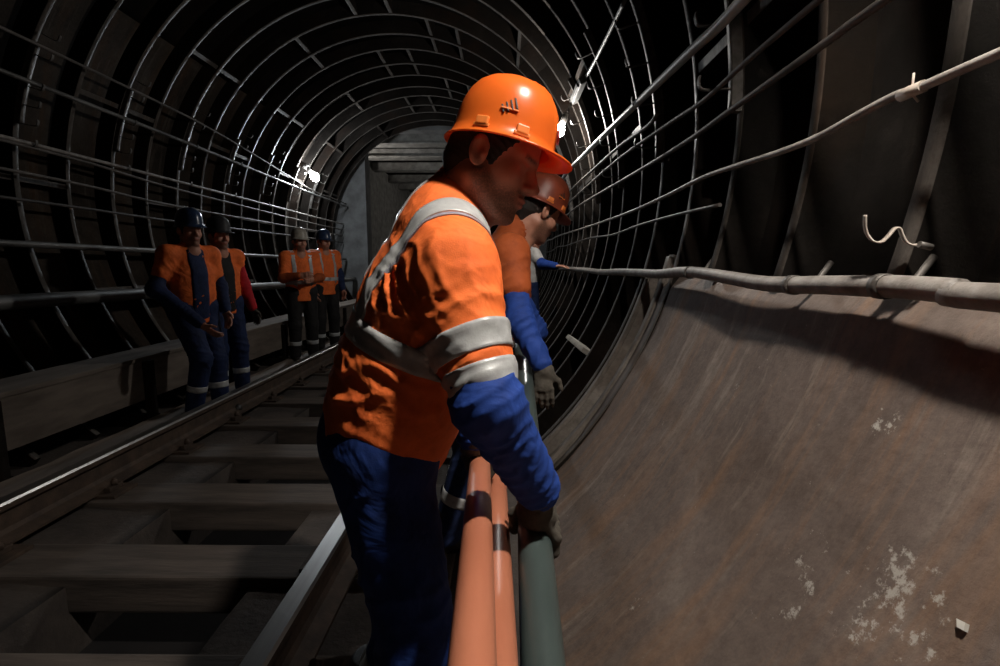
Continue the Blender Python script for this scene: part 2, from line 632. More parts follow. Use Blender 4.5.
def folds(v, f, fields):
    """fields: (centre, reach, wrinkle direction, spacing, depth, seed): ridged folds that run ACROSS the direction"""
    n = vnormals(v, f)
    disp = np.zeros(len(v))
    for c, reach, d, sp, amp, seed in fields:
        d = A3(d) / np.linalg.norm(A3(d))
        q = v - A3(c)
        w = np.exp(-(q * q).sum(1) / (reach * reach))
        warp = vnoise(v, 9, seed) * 0.7 + vnoise(v, 22, seed + 3) * 0.25
        ph = (q @ d) / sp + warp * 1.1
        r = 1 - np.abs(np.sin(ph * PI))
        disp += amp * w * (r ** 1.6 - 0.35) * (0.6 + 0.6 * vnoise(v, 14, seed + 9))
    return v + n * disp[:, None]


def strip_on(name, bvh, rows, mat, parent, off=0.0028, label=None, maxd=None):
    """rows: list of rows of (origin, direction); each is cast outward to the garment. Gives a tape lying on the cloth"""
    bm = bmesh.new()
    top, bot = [], []
    for row in rows:
        tr, br = [], []
        for o, d in row:
            hit = bvh.ray_cast(o, d, 0.6)
            if hit[0] is None or (maxd and (hit[0] - o).length > maxd):
                p = o + d * (maxd or 0.1) * 0.8
                nn = d
            else:
                p, nn = hit[0], hit[1]
                if nn.dot(d) < 0:
                    nn = -nn
            tr.append(bm.verts.new(p + d * off * 0.6 + nn * off * 0.4)); br.append(bm.verts.new(p - d * 0.003))
        top.append(tr); bot.append(br)
    R, C = len(top), len(top[0])
    for i in range(R - 1):
        for j in range(C - 1):
            bm.faces.new((top[i][j], top[i + 1][j], top[i + 1][j + 1], top[i][j + 1])).smooth = True
    for i in range(R - 1):
        for j in (0, C - 1):
            bm.faces.new((top[i][j], top[i + 1][j], bot[i + 1][j], bot[i][j]))
    for i in (0, R - 1):
        for j in range(C - 1):
            bm.faces.new((top[i][j], top[i][j + 1], bot[i][j + 1], bot[i][j]))
    bmesh.ops.recalc_face_normals(bm, faces=bm.faces[:])
    o = obj_bm(name, bm, mat, parent)
    if label:
        o['label'] = label
    return o


def ring_rows(c, axis, width, e1, a0, a1, n=48, m=6, skew=0.0):
    axis = axis.normalized()
    e1 = (e1 - axis * e1.dot(axis)).normalized()
    e2 = axis.cross(e1)
    rows = []
    for j in range(m + 1):
        s = (j / m - 0.5) * width
        row = []
        for i in range(n + 1):
            a = math.radians(a0 + (a1 - a0) * i / n)
            d = e1 * math.cos(a) + e2 * math.sin(a)
            row.append((c + axis * (s + skew * math.cos(a)), d))
        rows.append(row)
    return rows


# ------------------------------------------------------------------ head / helmet (local frame: x forward, y left, z up, origin between the ears)
def head_prims(F, T, skull=True):
    """adds a head to field F; T maps local -> world"""
    R3 = np.array(T.to_3x3())
    P = lambda x, y, z: T @ V((x, y, z))
    F.ell(P(-0.004, 0, 0.048), (0.097, 0.077, 0.084), R3, 0.0)
    F.ell(P(0.036, 0, -0.015), (0.052, 0.060, 0.082), R3, 0.02)
    for s in (1, -1):
        F.cone(P(0.0, s * 0.052, -0.045), P(0.058, s * 0.020, -0.094), 0.022, 0.017, 0.025)
        F.ell(P(0.055, s * 0.040, -0.018), (0.026, 0.022, 0.026), R3, 0.02)
        F.cone(P(0.083, s * 0.010, 0.030), P(0.066, s * 0.044, 0.030), 0.0115, 0.0105, 0.015)
    F.ell(P(0.072, 0, -0.094), (0.020, 0.023, 0.017), R3, 0.018)
    F.ell(P(0.070, 0, -0.052), (0.024, 0.032, 0.030), R3, 0.02)
    F.cone(P(0.085, 0, 0.022), P(0.108, 0, -0.020), 0.0085, 0.0115, 0.012)
    F.ell(P(0.110, 0, -0.023), (0.0115, 0.0115, 0.010), R3, 0.008)
    for s in (1, -1):
        F.ell(P(0.097, s * 0.0125, -0.027), (0.011, 0.0075, 0.0085), R3, 0.006)
        F.ell(P(0.092, s * 0.032, 0.010), (0.014, 0.017, 0.0115), R3, 0.012, cut=True)
        F.ell(P(0.0725, s * 0.032, 0.008), (0.0135, 0.0135, 0.0130), R3, 0.004)
        F.cone(P(0.083, s * 0.020, 0.014), P(0.074, s * 0.045, 0.012), 0.0045, 0.004, 0.006)
        F.cone(P(0.081, s * 0.021, -0.001), P(0.073, s * 0.044, 0.001), 0.0035, 0.0035, 0.006)
        # ears
        F.ell(P(-0.008, s * 0.080, 0.002), (0.020, 0.0065, 0.032), R3 @ np.array(Matrix.Rotation(s * -0.30, 3, 'Z') @ Matrix.Rotation(-0.15, 3, 'Y')), 0.008)
        F.ell(P(-0.004, s * 0.088, 0.004), (0.0125, 0.0078, 0.021), R3 @ np.array(Matrix.Rotation(-0.15, 3, 'Y')), 0.003, cut=True)
        F.ell(P(0.004, s * 0.080, -0.003), (0.006, 0.006, 0.008), R3, 0.004)
    F.ell(P(0.0935, 0, -0.0505), (0.0085, 0.021, 0.0055), R3, 0.005)
    F.ell(P(0.0915, 0, -0.0625), (0.0085, 0.018, 0.0060), R3, 0.005)
    F.cone(P(0.103, 0.018, -0.0565), P(0.103, -0.018, -0.0565), 0.0022, 0.0022, 0.003, cut=True)


def head_attrs(me, T):
    """beard / lip masks (pigment, in head coordinates)"""
    Ti = np.array(T.inverted())
    n = len(me.vertices)
    co = np.empty(n * 3); me.vertices.foreach_get('co', co)
    p = co.reshape(-1, 3) @ Ti[:3, :3].T + Ti[:3, 3]
    x, y, z = p[:, 0], p[:, 1], p[:, 2]

    def ss(a, b, t):
        t = np.clip((t - a) / (b - a), 0, 1)
        return t * t * (3 - 2 * t)
    line = -0.040 + 0.022 * ss(0.055, 0.0, x)
    jaw = ss(0.012, -0.012, z - line) * ss(-0.02, 0.004, x) * ss(-0.125, -0.105, z)
    must = np.exp(-((z + 0.040) / 0.0065) ** 2) * ss(0.078, 0.088, x) * (np.abs(y) < 0.032)
    nearlip = np.exp(-(((z + 0.0565) / 0.0095) ** 2 + (y / 0.022) ** 2)) * (x > 0.085)
    brow = np.exp(-((z - 0.030) / 0.0055) ** 2) * ss(0.060, 0.068, x) * (np.abs(y) > 0.011) * (np.abs(y) < 0.047)
    b = np.clip(np.maximum(np.maximum(jaw * 0.72, must * 0.85), brow * 0.95) * (1 - 0.8 * nearlip), 0, 1)
    side = ss(0.066, 0.072, np.abs(y)) * 0
    for nm, val in (('beard', np.clip(b + side, 0, 1)), ('lip', nearlip * 0.8)):
        at = me.attributes.new(nm, 'FLOAT', 'POINT')
        at.data.foreach_set('value', val.astype(np.float32))


def make_helmet(parent, T, mat, detail=True, name='helmet'):
    """shell with rim, visor, ridge, side sockets, vent slots; T local->world (z=0 is the rim plane)"""
    bm = bmesh.new()
    NA = 96 if detail else 40
    a, b, h = 0.110, 0.098, 0.142
    prof = [(1.0, 0.0), (0.995, 0.02), (0.985, 0.04), (0.962, 0.06), (0.92, 0.08), (0.85, 0.10), (0.74, 0.117), (0.60, 0.129), (0.42, 0.1375), (0.22, 0.1415), (0.0, 0.142)]

    def rim(t):
        # extra brim width around the shell, long at the front
        c = math.cos(t)
        front = max(0, c) ** 2.2
        return 0.010 + 0.040 * front + 0.006 * max(0, -c) ** 2

    def rim_z(t):
        c = math.cos(t)
        return -0.004 - 0.008 * max(0, c) ** 2.2 - 0.004 * max(0, -c)
    rings = []

    def ring(fn):
        rings.append([bm.verts.new(T @ V(fn(2 * PI * i / NA))) for i in range(NA)])
    # underside, brim edge, top
    ring(lambda t: (a * 0.95 * math.cos(t), b * 0.95 * math.sin(t), 0.0))
    ring(lambda t: ((a + rim(t) - 0.002) * math.cos(t), (b + rim(t) - 0.002) * math.sin(t), rim_z(t) - 0.0035))
    ring(lambda t: ((a + rim(t)) * math.cos(t), (b + rim(t)) * math.sin(t), rim_z(t) - 0.001))
    ring(lambda t: ((a + rim(t) - 0.002) * math.cos(t), (b + rim(t) - 0.002) * math.sin(t), rim_z(t) + 0.002))
    ring(lambda t: ((a + 0.004) * math.cos(t), (b + 0.004) * math.sin(t), 0.0015))
    for s, z in prof[1:-1]:
        def fn(t, s=s, z=z):
            x, y = a * s * math.cos(t), b * s * math.sin(t)
            rz = 0.0
            if abs(y) < 0.016:
                rz = 0.0035
                k = 1 + rz / max(0.03, math.hypot(x, y)) if z < 0.1 else 1
                return (x * k, y * k, z + (rz if z >= 0.08 else 0))
            return (x, y, z)
        ring(fn)
    for A, B in zip(rings, rings[1:]):
        for i in range(NA):
            bm.faces.new((A[i], A[(i + 1) % NA], B[(i + 1) % NA], B[i])).smooth = True
    top = bm.verts.new(T @ V((0, 0, h + 0.0035)))
    for i in range(NA):
        bm.faces.new((rings[-1][i], rings[-1][(i + 1) % NA], top)).smooth = True
    # inner liner closes the shell
    inner = [rings[0]]
    for s, z in ((0.93, 0.04), (0.85, 0.085), (0.6, 0.118)):
        inner.append([bm.verts.new(T @ V((a * s * math.cos(2 * PI * i / NA), b * s * math.sin(2 * PI * i / NA), z))) for i in range(NA)])
    for A, B in zip(inner, inner[1:]):
        for i in range(NA):
            bm.faces.new((A[(i + 1) % NA], A[i], B[i], B[(i + 1) % NA]))
    bm.faces.new(inner[-1][::-1])
    bmesh.ops.recalc_face_normals(bm, faces=bm.faces[:])
    hel = obj_bm(name, bm, mat, parent)
    if not detail:
        return hel

    def on_shell(t, z):
        for (s0, z0), (s1, z1) in zip(prof, prof[1:]):
            if z0 <= z <= z1:
                s = s0 + (s1 - s0) * (z - z0) / (z1 - z0)
                break
        p = V((a * s * math.cos(t), b * s * math.sin(t), z))
        n = V((math.cos(t) / a, math.sin(t) / b, z / (h * h) * 1.0)).normalized()
        return p, n

    def plate(t, z, w, hh, dep, bev, shear=0.0, sink=0.0):
        p, n = on_shell(t, z)
        up = (V((0, 0, 1)) - n * n.z).normalized()
        sd = up.cross(n)
        up2 = (up + sd * shear)
        Mx = Matrix((sd, up2, n)).transposed().to_4x4()
        Mx.translation = p - n * sink
        return T @ Mx, (w, hh, dep, bev)

    def boxes(items, nm, mt, par):
        bb = bmesh.new()
        for Mx, (w, hh, dep, bev) in items:
            add_box(bb, (-w / 2, -hh / 2, -dep), (w / 2, hh / 2, dep), bev, 0, Mx)
        return obj_bm(nm, bb, mt, par)
    for s in (-1, 1):
        for t in (s * 1.02, s * 1.78):
            boxes([plate(t, 0.017, 0.026, 0.018, 0.006, 0.003), plate(t, 0.008, 0.034, 0.008, 0.005, 0.002)], 'harness_socket', M['clip'], hel)
        vents = []
        for k in range(4):
            vents.append(plate(s * (1.24 + 0.075 * k), 0.062 - 0.005 * k, 0.0036, 0.022 - 0.002 * k, 0.0022, 0.0008, shear=s * 0.4))
        boxes(vents, 'vent_slot', M['slot'], hel)
        boxes([plate(s * 1.34, 0.048, 0.036, 0.0035, 0.003, 0.001)], 'vent_lip', M['clip'], hel)
    # emblem on the front: a thin ring with two bars
    em = bmesh.new()
    pts = []
    for k in range(17):
        aa = 2 * PI * k / 16
        p, n = on_shell(0.0 + 0.13 * math.cos(aa), 0.043 + 0.016 * math.sin(aa))
        pts.append(T @ (p + n * 0.0038 + V((0.0036, 0, 0))))
    add_tube(em, pts, 0.0011, 6)
    for (t0, z0), (t1, z1) in (((-0.08, 0.035), (0.0, 0.056)), ((0.0, 0.056), (0.08, 0.035)), ((-0.05, 0.043), (0.05, 0.043))):
        q = []
        for t, z in ((t0, z0), (t1, z1)):
            p, n = on_shell(t, z)
            q.append(T @ (p + V((0.0072, 0, 0))))
        add_tube(em, q, 0.0012, 6)
    obj_bm('emblem', em, M['emblem'], hel)
    return hel


# ------------------------------------------------------------------ hands
def grip_hand(name, parent, mat, wrist, c, axis, R, n, sgn, h=0.003, cuff=None, size=1.0):
    """hand closed on a bar: bar centre c, bar direction axis, palm side n, sgn = side the fingers go round"""
    axis = axis.normalized()
    n = (n - axis * n.dot(axis)).normalized()
    t = axis.cross(n) * sgn
    L = [wrist, c, c + n * 0.1]
    lo = V([min(p[i] for p in L) - 0.13 for i in range(3)])
    hi = V([max(p[i] for p in L) + 0.13 for i in range(3)])
    F = Field(lo, hi, h)
    rf = 0.0105 * size

    def around(ang, r, off):
        a = math.radians(ang)
        return c + axis * off + (n * math.cos(a) + t * math.sin(a)) * r
    palm = c + n * (R + 0.020 * size)
    F.cone(palm - axis * 0.026, palm + axis * 0.026, 0.022 * size, 0.022 * size, 0.02, u=t, w=1.7)
    F.cone(wrist, palm, 0.031 * size, 0.026 * size, 0.03, u=axis, w=1.25)
    ln = [150, 172, 165, 138]
    for i in range(4):
        off = (i - 1.5) * 0.0215 * size
        angs = [28, 68, 68 + (ln[i] - 68) * 0.55, ln[i]]
        pts = [around(a_, R + rf * (1.25 if k < 1 else 1.0), off) for k, a_ in enumerate(angs)]
        for (p, q), (r1, r2) in zip(zip(pts, pts[1:]), ((1.1, 1.04), (1.02, 0.98), (0.98, 0.85))):
            F.cone(p, q, rf * r1, rf * r2, 0.006)
    pts = [around(-25, R + rf * 1.6, 0.030), around(-70, R + rf * 1.15, 0.040), around(-118, R + rf * 1.05, 0.036)]
    for p, q in zip(pts, pts[1:]):
        F.cone(p, q, rf * 1.2, rf * 1.05, 0.008)
    if cuff is not None:
        d = (cuff - wrist).normalized()
        F.cone(wrist + d * 0.01, wrist + d * 0.055, 0.036 * size, 0.039 * size, 0.012)
    v, f = F.mesh()
    v = folds(v, f, [(wrist, 0.06, wrist - c, 0.016, 0.004, 5), (palm, 0.05, t, 0.018, 0.0025, 9)])
    return link(name, to_mesh(name, v, f), mat, parent)


def relaxed_fingers(F, wrist, d, nrm, size=1.0, curl=0.5, thumb=None):
    """adds palm and five bent fingers to a field; nrm = palm normal direction fingers curl towards"""
    d = d.normalized()
    nrm = (nrm - d * nrm.dot(d)).normalized()
    s = d.cross(nrm)
    if thumb is not None and s.dot(thumb) < 0:
        s = -s
    palm_e = wrist + d * 0.085 * size
    F.cone(wrist + d * 0.01, palm_e, 0.018 * size, 0.016 * size, 0.015, u=s, w=2.1)
    lens = [0.072, 0.082, 0.077, 0.060]
    for i in range(4):
        b = palm_e + s * (1.5 - i) * 0.020 * size
        dd = d.copy()
        p = b
        for k, fr in enumerate((0.45, 0.32, 0.25)):
            dd = (dd + nrm * curl * (0.5 + 0.25 * k)).normalized()
            q = p + dd * lens[i] * fr * size
            F.cone(p, q, (0.0095 - 0.001 * k) * size, (0.009 - 0.001 * k) * size, 0.005)
            p = q
    b = wrist + d * 0.03 * size + s * 0.025 * size
    q = b + (d * 0.6 + s * 0.7 + nrm * 0.2).normalized() * 0.042 * size
    F.cone(b, q, 0.0125 * size, 0.0105 * size, 0.012)
    F.cone(q, q + (d * 0.9 + s * 0.25 + nrm * 0.3).normalized() * 0.034 * size, 0.0105 * size, 0.009 * size, 0.006)


# ------------------------------------------------------------------ person
def head_T(o, fwd, up):
    x = fwd.normalized()
    z = (up - x * up.dot(x)).normalized()
    y = z.cross(x)
    T = Matrix((x, y, z)).transposed().to_4x4()
    T.translation = o
    return T


def standing(x, y, face, height=1.75, lean=0.0, gz=0.0, hip_back=0.0):
    """joints of a standing figure; face in degrees (0 = +y, 90 = -x)"""
    k = height / 1.75
    a = math.radians(face)
    fwd = V((-math.sin(a), math.cos(a), 0))
    right = V((fwd.y, -fwd.x, 0))
    o = V((x, y, gz))
    up0 = V((0, 0, 1))
    J = {'fwd': fwd, 'right': right}
    base = o - fwd * hip_back
    J['pelvis'] = base + up0 * 0.95 * k
    ld = (up0 * math.cos(lean) + fwd * math.sin(lean))
    J['up'] = ld
    J['chest'] = J['pelvis'] + ld * 0.30 * k
    J['neck'] = J['pelvis'] + ld * 0.52 * k
    J['head'] = J['neck'] + (ld * 0.125 + fwd * 0.02) * k
    J['hfwd'] = fwd.copy()
    J['hup'] = up0.copy()
    for s, nm in ((1, 'R'), (-1, 'L')):
        J['sh' + nm] = J['neck'] - ld * 0.065 * k + right * s * 0.185 * k
        J['el' + nm] = J['sh' + nm] + (-up0 * 0.28 + right * s * 0.06) * k
        J['wr' + nm] = J['el' + nm] + (-up0 * 0.22 + fwd * 0.10 + right * s * -0.02) * k
        J['hip' + nm] = J['pelvis'] + right * s * 0.095 * k - up0 * 0.04
        J['kn' + nm] = o + right * s * 0.11 * k + up0 * 0.50 * k + fwd * (0.03 - hip_back * 0.4)
        J['an' + nm] = o + right * s * 0.12 * k + up0 * 0.09
        J['toe' + nm] = o + right * s * 0.15 * k + fwd * 0.17 + up0 * 0.035
    return J


def bounds(pts, m):
    return V([min(p[i] for p in pts) - m for i in range(3)]), V([max(p[i] for p in pts) + m for i in range(3)])


def person(label, J, o):
    """o: dict of options"""
    hres = o.get('hres', 0.006)
    cres = o.get('cres', 0.010)
    root = thing('person', V((J['pelvis'].x, J['pelvis'].y, 0)), label, 'person', o.get('group'))
    up = (J['neck'] - J['pelvis']).normalized()
    right = (J['shR'] - J['shL']).normalized()
    fwd = up.cross(right).normalized()
    T = head_T(J['head'], J['hfwd'], J['hup'])
    # ---- body: head, neck, trunk and limbs in one surface
    pts = [J[k] for k in ('head', 'pelvis', 'shL', 'shR', 'elL', 'elR', 'wrL', 'wrR', 'knL', 'knR')]
    if o.get('half'):
        pts = [J[k] for k in ('head', 'neck', 'chest', 'shL', 'shR')]
    lo, hi = bounds(pts, 0.17)
    F = Field(lo, hi, hres)
    head_prims(F, T)
    F.cone(T @ V((-0.022, 0, -0.045)), J['neck'] - up * 0.02, 0.056, 0.062, 0.03)
    F.cone(T @ V((0.010, 0, -0.070)), J['neck'] + fwd * 0.045 - up * 0.03, 0.040, 0.045, 0.03)
    F.cone(J['neck'] - up * 0.06, J['chest'], 0.085, 0.10, 0.04, u=right, w=1.35)
    F.cone(J['shL'], J['shR'], 0.05, 0.05, 0.04)
    if not o.get('half'):
        F.cone(J['chest'], J['pelvis'], 0.10, 0.10, 0.03, u=right, w=1.3)
    for s in 'LR':
        if o.get('half'):
            F.cone(J['sh' + s], J['sh' + s].lerp(J['el' + s], 0.4), 0.045, 0.042, 0.02)
            continue
        F.cone(J['sh' + s], J['el' + s], 0.045, 0.036, 0.02)
        F.cone(J['el' + s], J['wr' + s], 0.038, 0.026, 0.02)
        F.cone(J['hip' + s], J['kn' + s], 0.075, 0.05, 0.02)
        if ('bare' + s) in o:
            d, nrm, th = o['bare' + s]
            relaxed_fingers(F, J['wr' + s], d, nrm, 1.0, 0.35, th)
    v, f = F.mesh()
    me = to_mesh('body', v, f)
    head_attrs(me, T)
    body = link('body', me, M['skin'], root)
    # ---- hair
    hb = Field(*bounds([T.translation], 0.19), max(hres, 0.003))
    R3 = np.array(T.to_3x3())
    hb.ell(T @ V((-0.008, 0, 0.048)), (0.100, 0.0815, 0.088), R3, 0)
    for s in (1, -1):
        hb.cone(T @ V((0.022, s * 0.068, 0.03)), T @ V((0.020, s * 0.067, -0.012)), 0.009, 0.005, 0.012)
    hb.cone(T @ V((-0.065, 0, -0.02)), T @ V((-0.062, 0, -0.055)), 0.040, 0.028, 0.03, u=T.to_3x3() @ V((0, 1, 0)), w=1.35)
    # clear the face and ears
    hb.ell(T @ V((0.085, 0, -0.03)), (0.070, 0.10, 0.105), R3, 0.006, cut=True)
    for s in (1, -1):
        hb.ell(T @ V((-0.008, s * 0.082, -0.014)), (0.024, 0.02, 0.042), R3, 0.006, cut=True)
    v, f = hb.mesh()
    v = folds(v, f, [(J['head'], 0.3, T.to_3x3() @ V((0.3, 0.2, 1)), 0.012, 0.003, 3)])
    link('hair', to_mesh('hair', v, f), M['hair'], root)
    # ---- helmet
    hm = o.get('helmet', 'orange')
    if hm:
        TH = T @ Matrix.Translation((o.get('hx', 0.004), 0, o.get('hz', 0.036))) @ Matrix.Rotation(o.get('htilt', 0.0), 4, 'Y')
        make_helmet(root, TH, M['helmet_' + hm], o.get('detail', False))
    # ---- jacket / vest
    full = o.get('sleeve', 'full')
    pts = [J[k] for k in ('neck', 'pelvis', 'shL', 'shR', 'elL', 'elR')]
    lo, hi = bounds(pts, 0.25)
    G = Field(lo, hi, cres)
    wl = J['pelvis'] + up * 0.03
    g = o.get('girth', 1.0)
    hem = J['pelvis'] + up * o.get('hem', -0.06)
    G.cone(hem - up * 0.06 + fwd * o.get('hemf', 0.0), wl + up * 0.12, 0.128 * g, 0.128 * g, 0.0, u=right, w=1.42)
    G.cone(wl + up * 0.06, J['chest'], 0.126 * g, 0.125 * g, 0.05, u=right, w=1.45)
    G.cone(J['chest'], J['neck'] - up * 0.10, 0.126 * g, 0.095 * g, 0.05, u=right, w=1.5)
    for s in (1, -1):
        sh = J['shR'] if s > 0 else J['shL']
        G.cone(J['neck'] - up * 0.045 + right * s * 0.04, sh, 0.070, 0.066, 0.05)
    G.cone(J['neck'] - up * 0.03, J['neck'] + up * o.get('collar', 0.035) + fwd * o.get('collarf', 0.015), 0.074, o.get('collarr', 0.068), 0.03)
    for s in 'LR':
        sh, el, wr = J['sh' + s], J['el' + s], J['wr' + s]
        G.cone(sh, sh.lerp(el, o.get('upto', 1.0)), 0.078 * o.get('arm', 1), o.get('elr', 0.066 * o.get('arm', 1)), 0.045)
    G.plane(hem, -up + fwd * o.get('hemt', 0.0))
    cb = J['neck'] + up * 0.02
    G.cone(T @ V((-0.02, 0, -0.03)), cb + fwd * 0.01, 0.059, 0.062, 0.0, cut=True)
    v, f = G.mesh()
    fl = [(J['pelvis'] + up * 0.08, 0.2, up + right * 0.3, 0.05, 0.010, 1),
          (J['chest'], 0.22, up * 0.7 + right * 0.6, 0.06, 0.008, 2)]
    for s in 'LR':
        sh, el = J['sh' + s], J['el' + s]
        ax = (el - sh).normalized()
        fl.append((el, 0.11, ax + fwd * 0.3, 0.035, 0.012, 4))
        fl.append((sh.lerp(el, 0.45), 0.14, ax * 0.8 + right * 0.5, 0.05, 0.008, 6))
        fl.append((sh - up * 0.10 - right * (0.05 if s == 'R' else -0.05), 0.09, ax * 0.5 + fwd * 0.8, 0.035, 0.012, 8))
    v = folds(v, f, fl + o.get('folds', []))
    v = relax(v, f, 1, 0.35)
    me = to_mesh('jacket', v, f)
    bvh = BVHTree.FromPolygons([tuple(x) for x in v], [tuple(int(i) for i in q) for q in f])
    jk = link('jacket', me, M[o.get('jacket', 'orange')], root)
    # ---- tapes
    rf = M['reflective']
    if o.get('tapes', True):
        n_ = 64 if o.get('detail') else 28
        for z in o.get('waist_tapes', (0.12,)):
            strip_on('reflective_band', bvh, ring_rows(J['pelvis'] + up * z, up, 0.05, -fwd, -180, 180, n_, 5), rf, jk)
        for s in (1, -1):
            c = J['chest'] + right * s * 0.105 - up * 0.02
            strip_on('reflective_brace', bvh, ring_rows(c, right, 0.046, up, -150, 150, n_, 5), rf, jk)
    if o.get('open'):
        strip_on('shirt_front', bvh, ring_rows(J['chest'] - up * 0.04, right, 0.135, fwd, -80, 72, 30, 6), M[o['open']], jk)
    # ---- lower sleeves
    for s in 'LR':
        sh, el, wr = J['sh' + s], J['el' + s], J['wr' + s]
        S = Field(*bounds([sh, el, wr], 0.12), cres)
        ux = sh.lerp(el, o.get('upto', 1.0) - 0.12)
        sc_ = o.get('fore', 1.0)
        S.cone(ux, el, 0.050, 0.062 * sc_, 0.0)
        S.cone(el, el.lerp(wr, 0.93), 0.062 * sc_, 0.046 * sc_, 0.03)
        v, f = S.mesh()
        ax = (wr - el).normalized()
        v = folds(v, f, [(el, 0.10, ax + right * 0.3, 0.032, 0.013, 11), (el.lerp(wr, 0.6), 0.10, ax + up * 0.5, 0.034, 0.010, 12), (wr, 0.06, ax, 0.022, 0.008, 13)])
        v = relax(v, f, 1, 0.3)
        link('sleeve', to_mesh('sleeve', v, f), M[o.get('fore' + s, o.get('foremat', 'blue'))], root)
        # arm tapes
        for t in o.get('arm_tapes', ()):
            strip_on('reflective_band', bvh, ring_rows(sh.lerp(el, t), (el - sh), 0.05, -fwd, -180, 180, 44, 5, skew=0.006), rf, jk, maxd=0.12)
        # glove or hand
        gp = o.get('grip' + s)
        if gp:
            c, axis, R, n, sg = gp
            grip_hand('glove', root, M['glove'], wr, c, axis, R, n, sg, o.get('gres', 0.004), cuff=el)
        elif ('bare' + s) not in o:
            Fh = Field(*bounds([wr], 0.22), 0.005)
            d = (wr - el).normalized()
            inward = right * (-1 if s == 'R' else 1)
            dd = o.get('hand' + s, d)
            Fh.cone(wr - d * 0.03, wr + d * 0.02, 0.030, 0.026, 0.01)
            relaxed_fingers(Fh, wr, dd, inward + fwd * 0.3, 1.0, 0.4, fwd)
            v, f = Fh.mesh()
            link('glove' if o.get('gloved') else 'hand', to_mesh('hand', v, f), M['glove' if o.get('gloved') else 'skin'], root)
    # ---- trousers
    pts = [J[k] for k in ('pelvis', 'hipL', 'hipR', 'knL', 'knR', 'anL', 'anR')]
    K = Field(*bounds(pts, 0.2), cres)
    K.cone(J['hipL'] + up * 0.05, J['hipR'] + up * 0.05, 0.112, 0.112, 0.0)
    K.cone(J['pelvis'] + up * 0.06, J['pelvis'] - up * 0.02 - fwd * 0.03, 0.115, 0.118, 0.03, u=right, w=1.3)
    th = o.get('thigh', 1.0)
    for s in 'LR':
        K.cone(J['hip' + s], J['kn' + s], 0.105 * th, 0.080 * th, 0.03)
        K.cone(J['kn' + s], J['an' + s] + V((0, 0, 0.0)), 0.080 * th, 0.068 * th, 0.03)
    K.plane(V((0, 0, 0.055)), V((0, 0, -1)))
    v, f = K.mesh()
    fl = []
    for i, s in enumerate('LR'):
        ax = (J['kn' + s] - J['hip' + s]).normalized()
        fl += [(J['kn' + s], 0.14, ax + right * 0.4, 0.05, 0.014, 21 + i), (J['hip' + s].lerp(J['kn' + s], 0.35), 0.16, ax * 0.5 + right, 0.06, 0.011, 31 + i),
               (J['an' + s], 0.14, ax, 0.045, 0.014, 41 + i)]
    v = folds(v, f, fl)
    v = relax(v, f, 1, 0.3)
    tr = link('trousers', to_mesh('trousers', v, f), M[o.get('trousers', 'navy')], root)
    if o.get('shin_tapes', True):
        bt = BVHTree.FromPolygons([tuple(x) for x in v], [tuple(int(i) for i in q) for q in f])
        for s in 'LR':
            c = J['kn' + s].lerp(J['an' + s], 0.58)
            strip_on('reflective_band', bt, ring_rows(c, J['an' + s] - J['kn' + s], 0.05, fwd, -180, 180, 28, 4), rf, tr)
    # ---- boots
    for s in 'LR':
        B = Field(*bounds([J['an' + s], J['toe' + s]], 0.13), 0.008)
        an, to = J['an' + s], J['toe' + s]
        gz = o.get('gz', 0.0)
        B.cone(an + V((0, 0, 0.09)), an, 0.058, 0.052, 0)
        heel = V((an.x, an.y, gz + 0.045)) - (V((to.x, to.y, 0)) - V((an.x, an.y, 0))).normalized() * 0.02
        B.cone(heel, V((to.x, to.y, gz + 0.045)), 0.046, 0.044, 0.03)
        B.plane(V((0, 0, gz + 0.004)), V((0, 0, -1)))
        v, f = B.mesh()
        link('boot', to_mesh('boot', v, f), M['boot'], root)
    return root, dict(up=up, right=right, fwd=fwd, bvh=bvh, T=T, jacket=jk)


KEY = (0.60, 0.60, CAMZ + 1.46)     # the near lamp

# ================================================================== SETTING
def arc_shell(bm, R0, R1, a0, a1, y0, y1, n=40, mat=0):
    vs = []
    for i in range(n + 1):
        a = math.radians(a0 + (a1 - a0) * i / n)
        c, s = math.cos(a), math.sin(a)
        vs.append([bm.verts.new((TX + r * c, y, TZ + r * s)) for r, y in ((R0, y0), (R0, y1), (R1, y1), (R1, y0))])
    for A, B in zip(vs, vs[1:]):
        for k in range(4):
            f = bm.faces.new((A[k], A[(k + 1) % 4], B[(k + 1) % 4], B[k]))
            f.material_index = mat
            f.smooth = k in (0, 2)
    bm.faces.new(vs[0][::-1]); bm.faces.new(vs[-1])
    return bm


Y0, Y1 = -4.0, 12.0
AF = 47.0
spans = {'wall_right': (-AF - 3, 40), 'ceiling': (40, 140), 'wall_left': (140, 180 + AF + 3)}
shell = {}
for nm, (a0, a1) in spans.items():
    bm = bmesh.new()
    arc_shell(bm, RSKIN, RSKIN + 0.15, a0, a1, Y0, Y1, 48)
    bmesh.ops.recalc_face_normals(bm, faces=bm.faces[:])
    shell[nm] = struct(obj_bm(nm, bm, M['skin_brightened' if nm == 'wall_left' else 'skin_iron']))
PANEL_Y = 2.72


